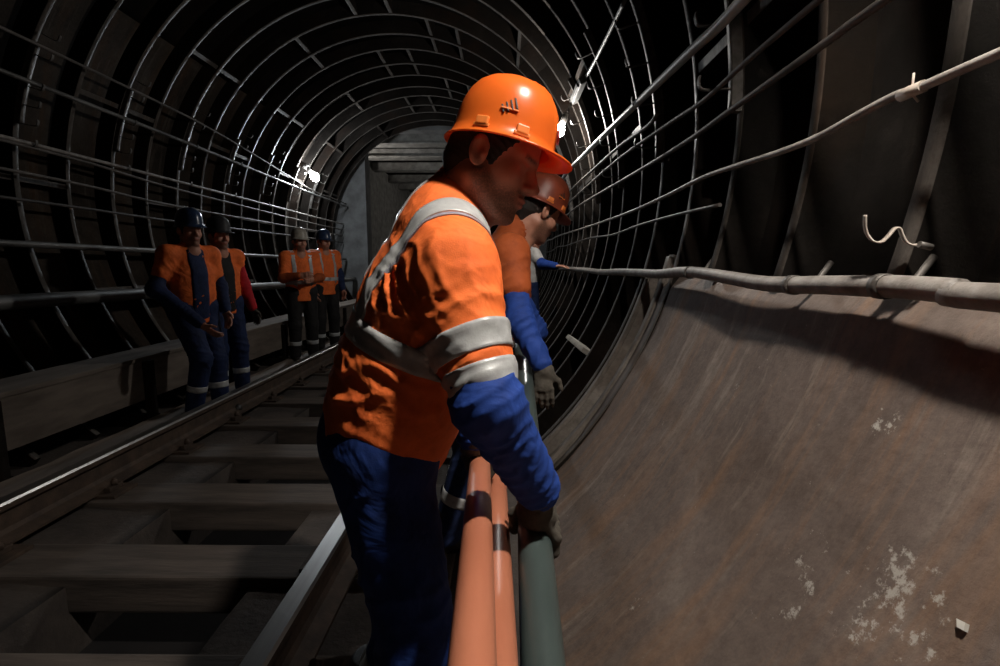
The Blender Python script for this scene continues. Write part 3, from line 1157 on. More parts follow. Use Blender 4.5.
def rib_mesh(name, a0, a1, w, depth, parent, y, r_in=RRIB):
    bm = bmesh.new()
    arc_shell(bm, r_in, RSKIN + 0.01, a0, a1, y - w / 2, y + w / 2, 36)
    bmesh.ops.recalc_face_normals(bm, faces=bm.faces[:])
    es = [e for e in bm.edges if len(e.link_faces) == 2 and e.calc_face_angle(0) > 1.0]
    bmesh.ops.bevel(bm, geom=es, offset=0.004, segments=1, affect='EDGES')
    for f in bm.faces:
        c = f.calc_center_median()
        if math.hypot(c.x - TX, c.z - TZ) < r_in + 0.006:
            f.material_index = 1
    near = a0 > -16 and a1 == 40  # near ribs take darker materials on sides and edges; shade is painted in
    return obj_bm(name, bm, [M['skin_iron' if near else 'rib_iron'], M['rib_edge_shaded' if near else 'rib_edge']], parent)


for nm, (a0, a1) in spans.items():
    for kind, w, ph, rin in (('stiffening_rib', 0.050, 0.13, RRIB), ('ring_flange', 0.044, 0.63, RRIB + 0.012)):
        first = {}
        for k in range(-3, 12):
            y = ph + k
            if y > Y1 - 0.1:
                continue
            lo, hi = a0, a1
            key = 'full'
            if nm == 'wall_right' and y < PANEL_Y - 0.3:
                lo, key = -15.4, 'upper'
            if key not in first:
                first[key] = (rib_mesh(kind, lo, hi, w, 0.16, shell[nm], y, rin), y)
            else:
                c = first[key][0].copy()
                COL.objects.link(c)
                c.location = (0, y - first[key][1], 0)
# joints between lining segments (staggered ring by ring)
for k in range(-3, 12):
    y = 0.63 + k - 1.0
    angs = (178, 138, 98, 88, 48, 8) if k % 2 == 0 else (200, 158, 117, 78, 69, 28)
    for a in angs:
        nm = 'ceiling' if 40 < a < 140 else ('wall_right' if a <= 40 else 'wall_left')
        bm = bmesh.new()
        R = Matrix.Translation((TX, 0, TZ)) @ Matrix.Rotation(-math.radians(a), 4, 'Y')
        add_box(bm, (RRIB + 0.02, y + 0.02, -0.022), (RSKIN + 0.01, y + 0.98, 0.022), 0.004, 0, R)
        for f in bm.faces:
            c = f.calc_center_median()
            if math.hypot(c.x - TX, c.z - TZ) < RRIB + 0.026:
                f.material_index = 1
        obj_bm('segment_joint', bm, [M['rib_iron'], M['rib_edge']], shell[nm])

# smooth infilled lower side beside the camera
bm = bmesh.new()
n, m = 60, 90
grid = []
for i in range(n + 1):
    a = math.radians(-15.6 - (AF + 3 - 15.6) * i / n)
    row = []
    for j in range(m + 1):
        y = Y0 + 0.01 + (PANEL_Y - Y0) * j / m
        P = np.array([[a * 2.4, y, 0.0]])
        r = 2.425 + 0.010 * float(vnoise(P, 2.2, 3)[0]) + 0.004 * float(vnoise(P, 9, 5)[0])
        if i < 3:
            r += (3 - i) * 0.010
        row.append(bm.verts.new((TX + r * math.cos(a), y, TZ + r * math.sin(a))))
    grid.append(row)
for i in range(n):
    for j in range(m):
        bm.faces.new((grid[i][j], grid[i][j + 1], grid[i + 1][j + 1], grid[i + 1][j])).smooth = True
# closing edge strips to the skin
rim = {}
def back(v):
    if v not in rim:
        d = V((v.co.x - TX, 0, v.co.z - TZ)).normalized()
        rim[v] = bm.verts.new(V((TX, v.co.y, TZ)) + d * (RSKIN + 0.02))
    return rim[v]
for i in range(n):
    bm.faces.new((grid[i][m], back(grid[i][m]), back(grid[i + 1][m]), grid[i + 1][m]))
for j in range(m):
    bm.faces.new((grid[0][j], back(grid[0][j]), back(grid[0][j + 1]), grid[0][j + 1]))
bmesh.ops.recalc_face_normals(bm, faces=bm.faces[:])
struct(obj_bm('wall_right_infill', bm, M['plaster']))
# two worn pale bands at the open end of the infill
for k, (y, w, r) in enumerate(((PANEL_Y + 0.05, 0.10, 2.41), (PANEL_Y + 0.33, 0.09, 2.405))):
    bm = bmesh.new()
    arc_shell(bm, r, RSKIN + 0.01, -AF - 2, -13 - 3 * k, y - w / 2, y + w / 2, 30)
    bmesh.ops.recalc_face_normals(bm, faces=bm.faces[:])
    es = [e for e in bm.edges if len(e.link_faces) == 2 and e.calc_face_angle(0) > 1.0]
    bmesh.ops.bevel(bm, geom=es, offset=0.012, segments=2, affect='EDGES')
    obj_bm('ring_flange', bm, M['pale_flange'], shell['wall_right'])

# floor : side strips, trough between the rails
GX0, GX1 = TX - 1.9, TX + 1.9
RL, RR = TX - 0.76, TX + 0.76
TRX0, TRX1 = -1.78, -1.02
bm = bmesh.new()


def slab(bm, x0, x1, y0, y1, z0, z1, nx, ny, amp, seed):
    g = []
    for i in range(nx + 1):
        g.append([])
        for j in range(ny + 1):
            x, y = x0 + (x1 - x0) * i / nx, y0 + (y1 - y0) * j / ny
            zz = z1 + amp * float(vnoise(np.array([[x, y, 0.3]]), 5, seed)[0]) + amp * 0.5 * float(vnoise(np.array([[x, y, 0.3]]), 14, seed)[0])
            g[-1].append(bm.verts.new((x, y, zz)))
    for i in range(nx):
        for j in range(ny):
            bm.faces.new((g[i][j], g[i + 1][j], g[i + 1][j + 1], g[i][j + 1])).smooth = True
    edge = [(g[0][j], g[0][j + 1]) for j in range(ny)] + [(g[nx][j + 1], g[nx][j]) for j in range(ny)] + [(g[i + 1][0], g[i][0]) for i in range(nx)] + [(g[i][ny], g[i + 1][ny]) for i in range(nx)]
    low = {}
    for a, b in edge:
        for v in (a, b):
            if v not in low:
                low[v] = bm.verts.new((v.co.x, v.co.y, z0))
        bm.faces.new((b, a, low[a], low[b]))


YF = 30.0
slab(bm, GX0, TRX0, Y0, YF, -0.4, -0.035, 24, 120, 0.014, 1)
slab(bm, TRX1, GX1, Y0, YF, -0.4, -0.035, 24, 120, 0.014, 2)
floor = struct(obj_bm('floor', bm, M['floor']))
bm = bmesh.new()
add_box(bm, (TRX0, Y0, -0.45), (TRX1, YF, -0.36))
struct(obj_bm('floor_drain_channel', bm, M['trough']))

# bulkhead at the end of the ringed tunnel and the gallery behind it
bm = bmesh.new()
OX0, OX1, OZ = -3.2, 0.42, CAMZ + 3.02
NB = 64
ring_o, ring_i = [], []
for side in (0, 1):
    y = Y1 + 0.0 + side * 0.35
    ring_o.append([]); ring_i.append([])
    for k in range(NB + 1):
        a = math.radians(-AF - 3 + (180 + 2 * (AF + 3)) * k / NB)
        ro = 2.75
        c, s = math.cos(a), math.sin(a)
        po = V((TX + ro * c, y, max(-0.4, TZ + ro * s)))
        ring_o[side].append(bm.verts.new(po))
        # ray from the axis to the rectangular opening
        tx = ((OX1 - TX) / c if c > 0 else (OX0 - TX) / c) if abs(c) > 1e-6 else 1e9
        tz = ((OZ - TZ) / s if s > 0 else (-0.4 - TZ) / s) if abs(s) > 1e-6 else 1e9
        t = min(tx, tz)
        t = min(t, ro - 0.02)
        ring_i[side].append(bm.verts.new((TX + t * c, y, TZ + t * s)))
for k in range(NB):
    bm.faces.new((ring_i[0][k], ring_i[0][k + 1], ring_o[0][k + 1], ring_o[0][k]))
    bm.faces.new((ring_i[1][k + 1], ring_i[1][k], ring_o[1][k], ring_o[1][k + 1]))
    bm.faces.new((ring_i[0][k + 1], ring_i[0][k], ring_i[1][k], ring_i[1][k + 1]))
    bm.faces.new((ring_o[0][k], ring_o[0][k + 1], ring_o[1][k + 1], ring_o[1][k]))
bmesh.ops.recalc_face_normals(bm, faces=bm.faces[:])
struct(obj_bm('wall_end_bulkhead', bm, M['portal']))
for nm, lo, hi in (('wall_left_gallery', (-4.35, Y1 + 0.35, -0.4), (-4.15, YF, 4.6)), ('wall_right_gallery', (1.0, Y1 + 0.35, -0.4), (1.2, YF, 4.6)),
                   ('ceiling_gallery', (-4.35, Y1 + 0.35, 4.42), (1.2, YF, 4.6)), ('wall_end_gallery', (-4.35, YF, -0.4), (1.2, YF + 0.2, 4.6))):
    bm = bmesh.new(); add_box(bm, lo, hi, 0.01)
    struct(obj_bm(nm, bm, M['beam'] if 'left' in nm or 'right' in nm else M['skin_iron']))
beam0 = None
for y in (13.1, 14.7, 16.6, 18.8, 20.6, 23.0):
    if beam0 is None:
        bm = bmesh.new()
        add_box(bm, (-4.15, y - 0.16, 4.21), (1.0, y + 0.16, 4.425), 0.02)
        add_box(bm, (-4.15, y - 0.24, 4.18), (1.0, y + 0.24, 4.22), 0.008)
        beam0 = obj_bm('trim_beam', bm, M['beam']); beam0['kind'] = 'structure'; by = y
    else:
        c = beam0.copy(); COL.objects.link(c); c.location.y = y - by
# pilasters on the gallery wall seen through the opening
for y in (12.9, 15.2):
    bm = bmesh.new(); add_box(bm, (-4.15, y - 0.15, -0.4), (-3.95, y + 0.15, 4.42), 0.015)
    struct(obj_bm('trim_pilaster', bm, M['portal']))

# ================================================================== TRACK
def rail(name, x, label):
    prof = [(-.075, 0), (.075, 0), (.075, .012), (.02, .03), (.009, .05), (.009, .125), (.036, .145), (.0375, .17), (.030, .180), (-.030, .180), (-.0375, .17), (-.036, .145), (-.009, .125), (-.009, .05), (-.02, .03), (-.075, .012)]
    bm = bmesh.new()
    ys = [-2.0, YF]
    rs = [[bm.verts.new((x + px, y, 0.018 + pz)) for px, pz in prof] for y in ys]
    k = len(prof)
    for i in range(k):
        f = bm.faces.new((rs[0][i], rs[0][(i + 1) % k], rs[1][(i + 1) % k], rs[1][i]))
        f.material_index = 1 if i in (7, 8, 9) else 0
    bm.faces.new(rs[0][::-1]); bm.faces.new(rs[1])
    bmesh.ops.recalc_face_normals(bm, faces=bm.faces[:])
    o = obj_bm(name, bm, [M['rail_side'], M['rail_head']])
    return tag(o, label, 'rail')


rail('running_rail', RL - 0.0375 + 0.0, 'long steel running rail with bright top along the left side of the track')
rail('running_rail', RR + 0.0375, 'steel running rail with bright top beside the legs of the nearest worker')


def sleeper(y, label):
    t = thing('sleeper', (TX, y, 0), label, 'sleeper', 'sleepers across the track')
    bm = bmesh.new()
    add_box(bm, (TX - 1.25, y - 0.125, -0.16), (TX + 1.25, y + 0.125, 0.0), 0.012)
    obj_bm('tie', bm, M['sleeper'], t)
    for x in (RL - 0.0375, RR + 0.0375):
        bm = bmesh.new()
        add_box(bm, (x - 0.17, y - 0.09, -0.002), (x + 0.17, y + 0.09, 0.017), 0.004)
        for s in (-1, 1):
            add_box(bm, (x + s * 0.100 - 0.018, y - 0.05, 0.015), (x + s * 0.100 + 0.018, y + 0.05, 0.045), 0.006)
            add_lathe(bm, [(0.018, 0.0), (0.018, 0.025), (0.012, 0.028), (0.012, 0.04)], (x + s * 0.104, y, 0.042), n=6)
        obj_bm('rail_fastening', bm, M['rail_side'], t)
    return t


sl_lab = ['grimy sleeper nearest the bottom edge of the photo, across the drain channel', 'second nearest grimy sleeper across the drain channel',
          'third nearest grimy sleeper across the drain channel', 'fourth nearest grimy sleeper across the drain channel', 'fifth nearest grimy sleeper across the drain channel']
far_lab = 'dark grimy sleeper far along the track, beyond the five nearest ones'
ysl = [1.37 + 0.65 * i for i in range(26)]
s0 = sleeper(ysl[0], sl_lab[0])
for i, y in enumerate(ysl[1:], 1):
    copy_tree(s0, V((TX, y, 0)), label=sl_lab[i] if i < 5 else far_lab)

# contact rail with its long cover on the left of the track
t = thing('contact_rail', (-2.95, 4, 0), 'long dusty covered contact rail running beside the left wall behind the men', 'contact rail')
bm = bmesh.new()
add_box(bm, (-3.20, -1.5, 0.50), (-2.84, 13.5, 0.535), 0.008)
obj_bm('cover_top', bm, M['cover'], t)
bm = bmesh.new()
add_box(bm, (-2.88, -1.5, 0.19), (-2.85, 13.5, 0.499), 0.004)
obj_bm('cover_side', bm, M['cover'], t)
bm = bmesh.new()
add_box(bm, (-3.05, -1.5, 0.30), (-2.96, 13.5, 0.42), 0.01)
obj_bm('conductor', bm, M['rail_side'], t)
for y in [0.2 + 1.25 * k for k in range(11)]:
    bm = bmesh.new()
    add_box(bm, (-3.19, y - 0.05, -0.03), (-3.10, y + 0.05, 0.50), 0.008)
    add_box(bm, (-3.19, y - 0.05, -0.03), (-2.80, y + 0.05, 0.06), 0.008)
    add_box(bm, (-2.85, y - 0.045, 0.05), (-2.81, y + 0.045, 0.50), 0.006)
    obj_bm('bracket', bm, M['rib_iron'], t)
bm = bmesh.new()
slab(bm, -2.80, -2.42, -1.5, 14, -0.05, 0.05, 4, 90, 0.014, 8)
struct(obj_bm('floor_kerb', bm, M['cover']))

# ================================================================== PIPES AND CABLES ON THE WALLS
def run(name, pts, r, mat, label, cat, group=None, n=12, sub=5):
    bm = bmesh.new()
    add_tube(bm, catmull(pts, sub) if sub else pts, r, n)
    return tag(obj_bm(name, bm, mat), label, cat, group)


def wall_run(pix, R, tail=True, head=True, sag=0.0, yend=Y1 - 0.1):
    pts = [onwall(x, y, R) for x, y in pix]
    pts.sort(key=lambda p: p.y)
    def polar(p):
        return math.atan2(p.z - TZ, p.x - TX)
    def at(a, y):
        return V((TX + R * math.cos(a), y, TZ + R * math.sin(a)))
    if head:
        a = polar(pts[0])
        pts = [at(a, -1.2)] + ([at(a, (pts[0].y - 1.2) / 2)] if pts[0].y > 0.4 else []) + pts
    if tail:
        a = polar(pts[-1])
        y = pts[-1].y + 1.0
        i = 0
        while y < yend:
            pts.append(at(a + sag * math.sin(i * 1.9), y)); y += 1.0; i += 1
        pts.append(at(a, yend))
    return pts


# right wall, top to bottom
rw = 'pipes and cables along the right wall'
run('conduit_pipe', wall_run([(743, 0), (690, 52), (629, 111), (588, 151), (568, 171)], 2.26), 0.021, M['galv_bright'], 'pale straight conduit pipe, thickest and brightest of the upper runs on the right wall', 'pipe', rw)
run('cable', wall_run([(813, 5), (746, 62), (703, 101), (664, 127), (615, 162), (575, 197)], 2.29, sag=0.01), 0.010, M['cable'], 'grey cable directly below the bright conduit pipe on the right wall', 'cable', rw)
run('cable', wall_run([(885, 0), (828, 41), (731, 110), (683, 144), (630, 176), (580, 205), (566, 216)], 2.31, sag=0.012), 0.011, M['cable'], 'dark grey cable, third run down from the conduit pipe on the right wall', 'cable', rw)
run('cable', wall_run([(658, 112), (652, 122), (640, 132), (620, 146), (595, 168), (575, 186)], 2.27, head=False), 0.011, M['cable'], 'short cable leaving a wall hook just under the bright conduit pipe', 'cable', rw)
run('cable', wall_run([(1000, 53), (924, 86), (895, 96), (860, 114), (818, 137), (780, 152), (736, 166), (702, 178), (664, 197), (625, 214), (590, 226), (558, 236)], 2.32, sag=0.012), 0.0095, M['cable_pale'], 'thin pale wavy cable crossing the upper right corner and dipping toward the tunnel end', 'cable', rw)
run('cable', wall_run([(720, 205), (680, 214), (640, 225), (612, 235), (590, 238), (574, 243)], 2.34, head=False, sag=0.01), 0.008, M['cable_dark'], 'very thin dark cable just under the pale wavy cable on the right wall', 'cable', rw)
pts = [onwall(x, y, 2.368) for x, y in [(1000, 298), (960, 292), (900, 287), (860, 286), (820, 285), (790, 285), (760, 283), (725, 277), (700, 273), (680, 272), (660, 274), (640, 273), (620, 272), (600, 272), (585, 270), (572, 269)]]
pts = [V((pts[0].x, -1.2, pts[0].z + 0.02)), V((pts[0].x, -0.2, pts[0].z + 0.01))] + pts + [V((pts[-1].x, y, pts[-1].z + 0.01 * math.sin(y * 2))) for y in (pts[-1].y + 0.8, pts[-1].y + 2, 9.5, 11.9)]
run('power_cable', pts, 0.024, M['cable_pale'], 'thick dusty power cable hanging along the right wall above the smooth lower lining', 'cable', rw, 16)
# left wall
lw = 'pipes and cables along the left wall'
LC = [([(85, 103), (200, 148), (311, 193)], 2.26, 0.018, 'galv', 'brightest cable run on the left wall, ending just below the hanging lamp'),
      ([(148, 97), (230, 140), (312, 190)], 2.32, 0.012, 'cable', 'upper cable on the left wall rising past the hanging lamp'),
      ([(153, 175), (230, 195), (311, 216)], 2.27, 0.016, 'cable_pale', 'pale cable on the left wall, second bright run below the lamp'),
      ([(60, 155), (180, 190), (311, 223)], 2.27, 0.013, 'cable', 'grey cable on the left wall next below the second bright run'),
      ([(60, 180), (180, 207), (311, 230)], 2.27, 0.013, 'cable', 'grey cable on the left wall, third of the lower rack'),
      ([(60, 205), (180, 222), (311, 238)], 2.27, 0.013, 'cable_dark', 'lowest dark cable of the left wall rack, level with the men\'s heads')]
for pix, R, r, mt, lab in LC:
    p = [V((2 * TX - q.x, q.y, q.z)) for q in []]
    # mirror-side intersection: the left wall is met by the same quadratic since these rays point left
    run('cable', wall_run(pix, R, sag=0.006), r, M[mt], lab, 'cable', lw)
run('water_pipe', wall_run([(0, 303), (140, 294), (285, 285)], 2.24), 0.055, M['galv'], 'thick grey water pipe along the left wall at the men\'s hip height', 'pipe', lw, 20)
run('conduit_pipe', wall_run([(0, 243), (140, 250), (285, 257)], 2.27), 0.026, M['galv'], 'slim grey conduit pipe along the left wall behind the men\'s shoulders', 'pipe', lw, 14)


# hangers that carry the cables
def hanger(side, y, angles, label, group):
    a0, a1 = angles[0] + 3, angles[-1] - 3
    mid = math.radians((a0 + a1) / 2)
    base = V((TX + 2.40 * math.cos(mid), y, TZ + 2.40 * math.sin(mid)))
    t = thing('cable_hanger', base, label, 'bracket', group)
    bm = bmesh.new()
    arc_shell(bm, 2.36, 2.405, a0, a1, y - 0.02, y + 0.02, 16)
    bmesh.ops.recalc_face_normals(bm, faces=bm.faces[:])
    obj_bm('back_bar', bm, M['steel'], t)
    for a in angles:
        a = math.radians(a)
        er = V((math.cos(a), 0, math.sin(a)))
        c = V((TX, y, TZ))
        dn = V((er.z, 0, -er.x)) * (1 if side > 0 else -1)
        r0 = c + er * 2.37 + dn * 0.035
        pts = [r0, c + er * 2.30 + dn * 0.036, c + er * 2.245 + dn * 0.030, c + er * 2.235 + dn * 0.0, c + er * 2.24 - dn * 0.02]
        bm = bmesh.new()
        w = V((0, 0.010, 0))
        cp = catmull(pts, 4)
        prev = None
        for i, p in enumerate(cp):
            d = (cp[min(i + 1, len(cp) - 1)] - cp[max(i - 1, 0)]).normalized()
            nn = d.cross(V((0, 1, 0))) * 0.003
            q = [bm.verts.new(p + w + nn), bm.verts.new(p - w + nn), bm.verts.new(p - w - nn), bm.verts.new(p + w - nn)]
            if prev:
                for k in range(4):
                    bm.faces.new((prev[k], prev[(k + 1) % 4], q[(k + 1) % 4], q[k]))
            else:
                bm.faces.new(q[::-1])
            prev = q
        bm.faces.new(prev)
        bmesh.ops.recalc_face_normals(bm, faces=bm.faces[:])
        obj_bm('hook', bm, M['steel'], t)
    return t


hr = 'hook brackets on the right wall'
ang_r = [26, 20, 14.5, 9, 3]
h0 = hanger(1, 2.13, ang_r, 'steel hook bracket carrying the right wall cables nearest the camera', hr)
for y in (3.13, 4.13, 5.13, 7.13, 8.13, 9.13):
    copy_tree(h0, h0.location + V((0, y - 2.13, 0)), label='steel hook bracket carrying cables on the right wall, deeper along the tunnel')
hl = 'hook brackets on the left wall'
ang_l = [150, 154, 160, 163.5, 167, 171]
h1 = hanger(-1, 3.13, ang_l, 'steel hook bracket carrying cables along the left wall', hl)
for y in (4.13, 5.13, 6.13, 7.13, 8.13, 9.13, 10.13):
    copy_tree(h1, h1.location + V((0, y - 3.13, 0)))

# curled hook strip on the near right wall
base = onwall(922, 245, 2.385)
t = thing('curled_bracket_strip', base, 'curled pale metal strip sticking out of the dark right wall above the power cable', 'bracket')
bm = bmesh.new()
px = [(865, 215, 0.0), (865, 226, 0.0), (867, 234, 0.0), (873, 241, 0), (881, 242, 0), (888, 236, 0), (894, 229, 0), (899, 228, 0), (902, 235, 0), (906, 242, 0), (913, 245, 0), (921, 244, 0)]
cp = catmull([onwall(x, y, 2.30 + 0.09 * i / 11) for i, (x, y, _) in enumerate(px)], 4)
prev = None
for i, p in enumerate(cp):
    d = (cp[min(i + 1, len(cp) - 1)] - cp[max(i - 1, 0)]).normalized()
    w = V((0.45, 1.0, 0.10)).normalized() * 0.013
    nn = d.cross(w).normalized() * 0.0016
    q = [bm.verts.new(p + w + nn), bm.verts.new(p - w + nn), bm.verts.new(p - w - nn), bm.verts.new(p + w - nn)]
    if prev:
        for k in range(4):
            bm.faces.new((prev[k], prev[(k + 1) % 4], q[(k + 1) % 4], q[k])).smooth = True
    else:
        bm.faces.new(q[::-1])
    prev = q
bm.faces.new(prev)
bmesh.ops.recalc_face_normals(bm, faces=bm.faces[:])
obj_bm('strip', bm, M['pale_strip'], t)
bm = bmesh.new()
d = (base - V((TX, base.y, TZ))).normalized()
add_tube(bm, [base - d * 0.006, base + d * 0.02], 0.007, 8)
obj_bm('anchor_bolt', bm, M['steel'], t)

# strap brackets that hold the power cable off the wall
def strap(px, py, label):
    p = onwall(px, py, 2.368)
    t = thing('cable_strap', p, label, 'bracket', 'straps holding the power cable')
    bm = bmesh.new()
    ring = [p + V((0.0275 * math.cos(a), 0, 0.0275 * math.sin(a))) for a in [2 * PI * k / 20 for k in range(21)]]
    vs = []
    for q in ring[:-1]:
        dd = (q - p).normalized()
        vs.append([bm.verts.new(q + V((0, -0.013, 0))), bm.verts.new(q + V((0, 0.013, 0))), bm.verts.new(q + V((0, 0.013, 0)) - dd * 0.004), bm.verts.new(q + V((0, -0.013, 0)) - dd * 0.004)])
    for i in range(20):
        A, B = vs[i], vs[(i + 1) % 20]
        for k in range(4):
            bm.faces.new((A[k], A[(k + 1) % 4], B[(k + 1) % 4], B[k])).smooth = True
    bmesh.ops.recalc_face_normals(bm, faces=bm.faces[:])
    obj_bm('strap_band', bm, M['steel'], t)
    bm = bmesh.new()
    a = math.atan2(p.z - TZ, p.x - TX)
    er = V((math.cos(a), 0, math.sin(a)))
    up = V((-er.z, 0, er.x))
    s = p + er * 0.03
    add_tube(bm, [s, s + er * 0.03 + up * 0.03, s + er * 0.05 + up * 0.09], 0.008, 8)
    obj_bm('strap_arm', bm, M['steel'], t)


strap(883, 286.5, 'steel strap on the power cable below the curled metal strip')
strap(793, 285, 'steel strap on the power cable, next one left of the curled metal strip')
strap(690, 272.5, 'steel strap on the power cable where the smooth lining ends')
# small clamp on the thin wavy cable
p = onwall(912, 91, 2.32)
bm = bmesh.new()
add_tube(bm, [p + V((0, 0.0, 0.035)), p + V((0, 0, 0.012)), p + V((0.0, -0.006, -0.012)), p + V((0.012, -0.004, -0.022))], 0.0025, 6)
add_tube(bm, [p + V((0, -0.03, 0)), p + V((0, 0.03, 0))], 0.0125, 10)
tag(obj_bm('cable_clip', bm, M['pale_strip']), 'small wire clip on the thin pale cable in the upper right', 'clip')

# dust coated board lodged between the ribs
bm = bmesh.new()
p = onwall(583, 348, 2.42)
R = Matrix.Translation(p) @ Matrix.Rotation(math.radians(34), 4, 'Y') @ Matrix.Rotation(math.radians(12), 4, 'Z')
add_box(bm, (-0.09, -0.20, -0.02), (0.09, 0.20, 0.02), 0.008, 0, R)
tag(obj_bm('board', bm, M['chalk']), 'pale dusty board lodged between the lining ribs beyond the second worker\'s hand', 'board')
# white scrap stuck on the lower wall
bm = bmesh.new()
p = onwall(959, 624, 2.418)
d = (p - V((TX, p.y, TZ))).normalized()
u, w = frame_at(d, V((0, 1, 0)))
q = [p + u * 0.009 + w * 0.004, p - u * 0.004 + w * 0.007, p - u * 0.008 - w * 0.004, p + u * 0.002 - w * 0.006]
top = [bm.verts.new(x + d * 0.002) for x in q]
bot = [bm.verts.new(x + d * 0.012) for x in q]
bm.faces.new(top); bm.faces.new(bot[::-1])
for k in range(4):
    bm.faces.new((top[k], top[(k + 1) % 4], bot[(k + 1) % 4], bot[k]))
bmesh.ops.recalc_face_normals(bm, faces=bm.faces[:])
tag(obj_bm('flake', bm, M['paper']), 'small white flake stuck on the lower right lining', 'flake')

# ================================================================== LAMPS
def wall_lamp(p, wallp, mat, label, r=0.042, conduit=None, shade=None):
    t = thing('tunnel_lamp', wallp, label, 'lamp')
    bm = bmesh.new()
    ax = (p - wallp).normalized()
    add_lathe(bm, [(0.0, r * 1.05), (r * 0.55, r * 0.92), (r * 0.93, r * 0.45), (r, 0), (r * 0.93, -r * 0.42), (r * 0.68, -r * 0.85), (r * 0.45, -r * 1.25), (r * 0.42, -r * 1.6)], p, ax, 20)
    obj_bm('bulb', bm, mat, t)
    bm = bmesh.new()
    add_lathe(bm, [(0.02, -r * 3.4), (0.032, -r * 3.2), (0.032, -r * 1.7), (0.026, -r * 1.5), (0.018, -r * 1.5)], p, ax, 16)
    obj_bm('lamp_holder', bm, M['steel'], t)
    bm = bmesh.new()
    add_tube(bm, [p - ax * r * 3.2, wallp], 0.013, 8)
    er = (wallp - V((TX, wallp.y, TZ))).normalized()
    add_tube(bm, [wallp - er * 0.02, wallp + er * 0.12], 0.05, 12)
    obj_bm('lamp_arm', bm, M['steel'], t)
    if shade:
        bm = bmesh.new()
        d, rad, drop = shade
        d = d.normalized()
        prof = [(0.03, -0.105), (0.05, -0.098), (rad * 0.72, -0.04), (rad, drop), (rad - 0.003, drop - 0.001), (rad * 0.71, -0.044), (0.045, -0.102), (0.03, -0.105)]
        add_lathe(bm, prof, p, d, 40)
        obj_bm('lamp_shade', bm, M['shade'], t)
    if conduit:
        bm = bmesh.new()
        add_tube(bm, catmull(conduit, 5), 0.014, 8)
        obj_bm('supply_conduit', bm, M['galv'], t)
    return t


pl = onwall(315, 177, 2.14)
wl = onwall(309, 168, 2.34); wl.y = pl.y
wall_lamp(pl, wl, M['bulb_cool'], 'glaring cool white bulb on the left wall at the far end of the ringed tunnel', 0.075)
pr = onwall(559, 131, 2.12)
a = math.atan2(pr.z - TZ, pr.x - TX) + 0.10
wr_ = V((TX + 2.36 * math.cos(a), pr.y, TZ + 2.36 * math.sin(a)))
wall_lamp(pr, wr_, M['bulb_white'], 'glaring white bulb on the right wall beside the nearest worker\'s helmet', 0.055,
          conduit=[wr_, onwall(572, 100, 2.36), onwall(590, 70, 2.36), onwall(608, 35, 2.36), onwall(625, 0, 2.36)])
# junction frame above the lamp
p0 = onwall(577, 88, 2.33)
bm = bmesh.new()
a = math.atan2(p0.z - TZ, p0.x - TX)
R = Matrix.Translation(p0) @ Matrix.Rotation(-a, 4, 'Y')
add_box(bm, (-0.03, -0.28, -0.055), (0.03, 0.28, 0.0), 0.01, 0, R)
add_box(bm, (-0.045, -0.20, -0.045), (-0.028, 0.20, -0.01), 0.006, 0, R)
tag(obj_bm('junction_box', bm, M['galv']), 'pale metal junction box on the right wall just above the bright bulb', 'junction box')
# the lamp of the same kind behind the photographer, on the right wall
pk = V((KEY[0], KEY[1], KEY[2]))
a = math.atan2(pk.z - TZ, pk.x - TX)
wk = V((TX + 2.44 * math.cos(a), pk.y, TZ + 2.44 * math.sin(a)))
wall_lamp(pk, wk, M['bulb_key'], 'shaded bulb on the upper right wall above the camera', 0.045, shade=(V((0.10, -0.06, -1)), 0.135, 0.082))

# added fill lamp, unseen round the bulkhead corner, brightens the gallery beams
wall_lamp(V((-3.93, 13.6, 3.3)), V((-4.15, 13.6, 3.45)), M['bulb_white'], 'added unseen fill bulb on the gallery side wall behind the bulkhead', 0.055)

wall_lamp(V((0.80, 18.0, CAMZ + 2.2)), V((1.0, 18.0, CAMZ + 2.35)), M['bulb_white'], 'added unseen fill bulb deep in the gallery on its right side wall', 0.055)  # added fill lamp, kept out of sight, brightens the gallery's left wall

# ================================================================== CARRIED PIPES
def straight(name, P, Q, a, b, r, mat, label, group):
    d = (Q - P).normalized()
    bm = bmesh.new()
    n = 24
    pts = [P + d * (a + (b - a) * k / n) for k in range(n + 1)]
    add_hollow(bm, pts, r, r * 0.8, 32)
    bmesh.ops.recalc_face_normals(bm, faces=bm.faces[:])
    return tag(obj_bm(name, bm, mat), label, 'pipe', group), d


OP1, OP2 = H(472, 666, 0.56), H(480, 462, 1.37)
SP1, SP2 = H(497, 666, 0.70), H(496, 490, 1.38)
GP1, GP2 = H(543, 666, 0.78), H(534, 530, 1.09)
cg = 'plastic pipes carried by the workers'
_, OD = straight('plastic_pipe', OP1, OP2, -0.9, 3.2, 0.0275, M['orange_pipe'], 'orange plastic pipe held at hip height in the nearest worker\'s far hand', cg)
straight('plastic_pipe', SP1, SP2, -0.9, 3.0, 0.0295, M['orange_pipe'], 'orange plastic pipe in shadow between the lit orange pipe and the grey-green pipe', cg)
_, GD = straight('plastic_pipe', GP1, GP2, -0.9, 3.2, 0.035, M['green_pipe'], 'grey-green plastic pipe gripped by the gloved near hand of the nearest worker', cg)

# ================================================================== PEOPLE
def up_img(v):
    return CM @ V(v)


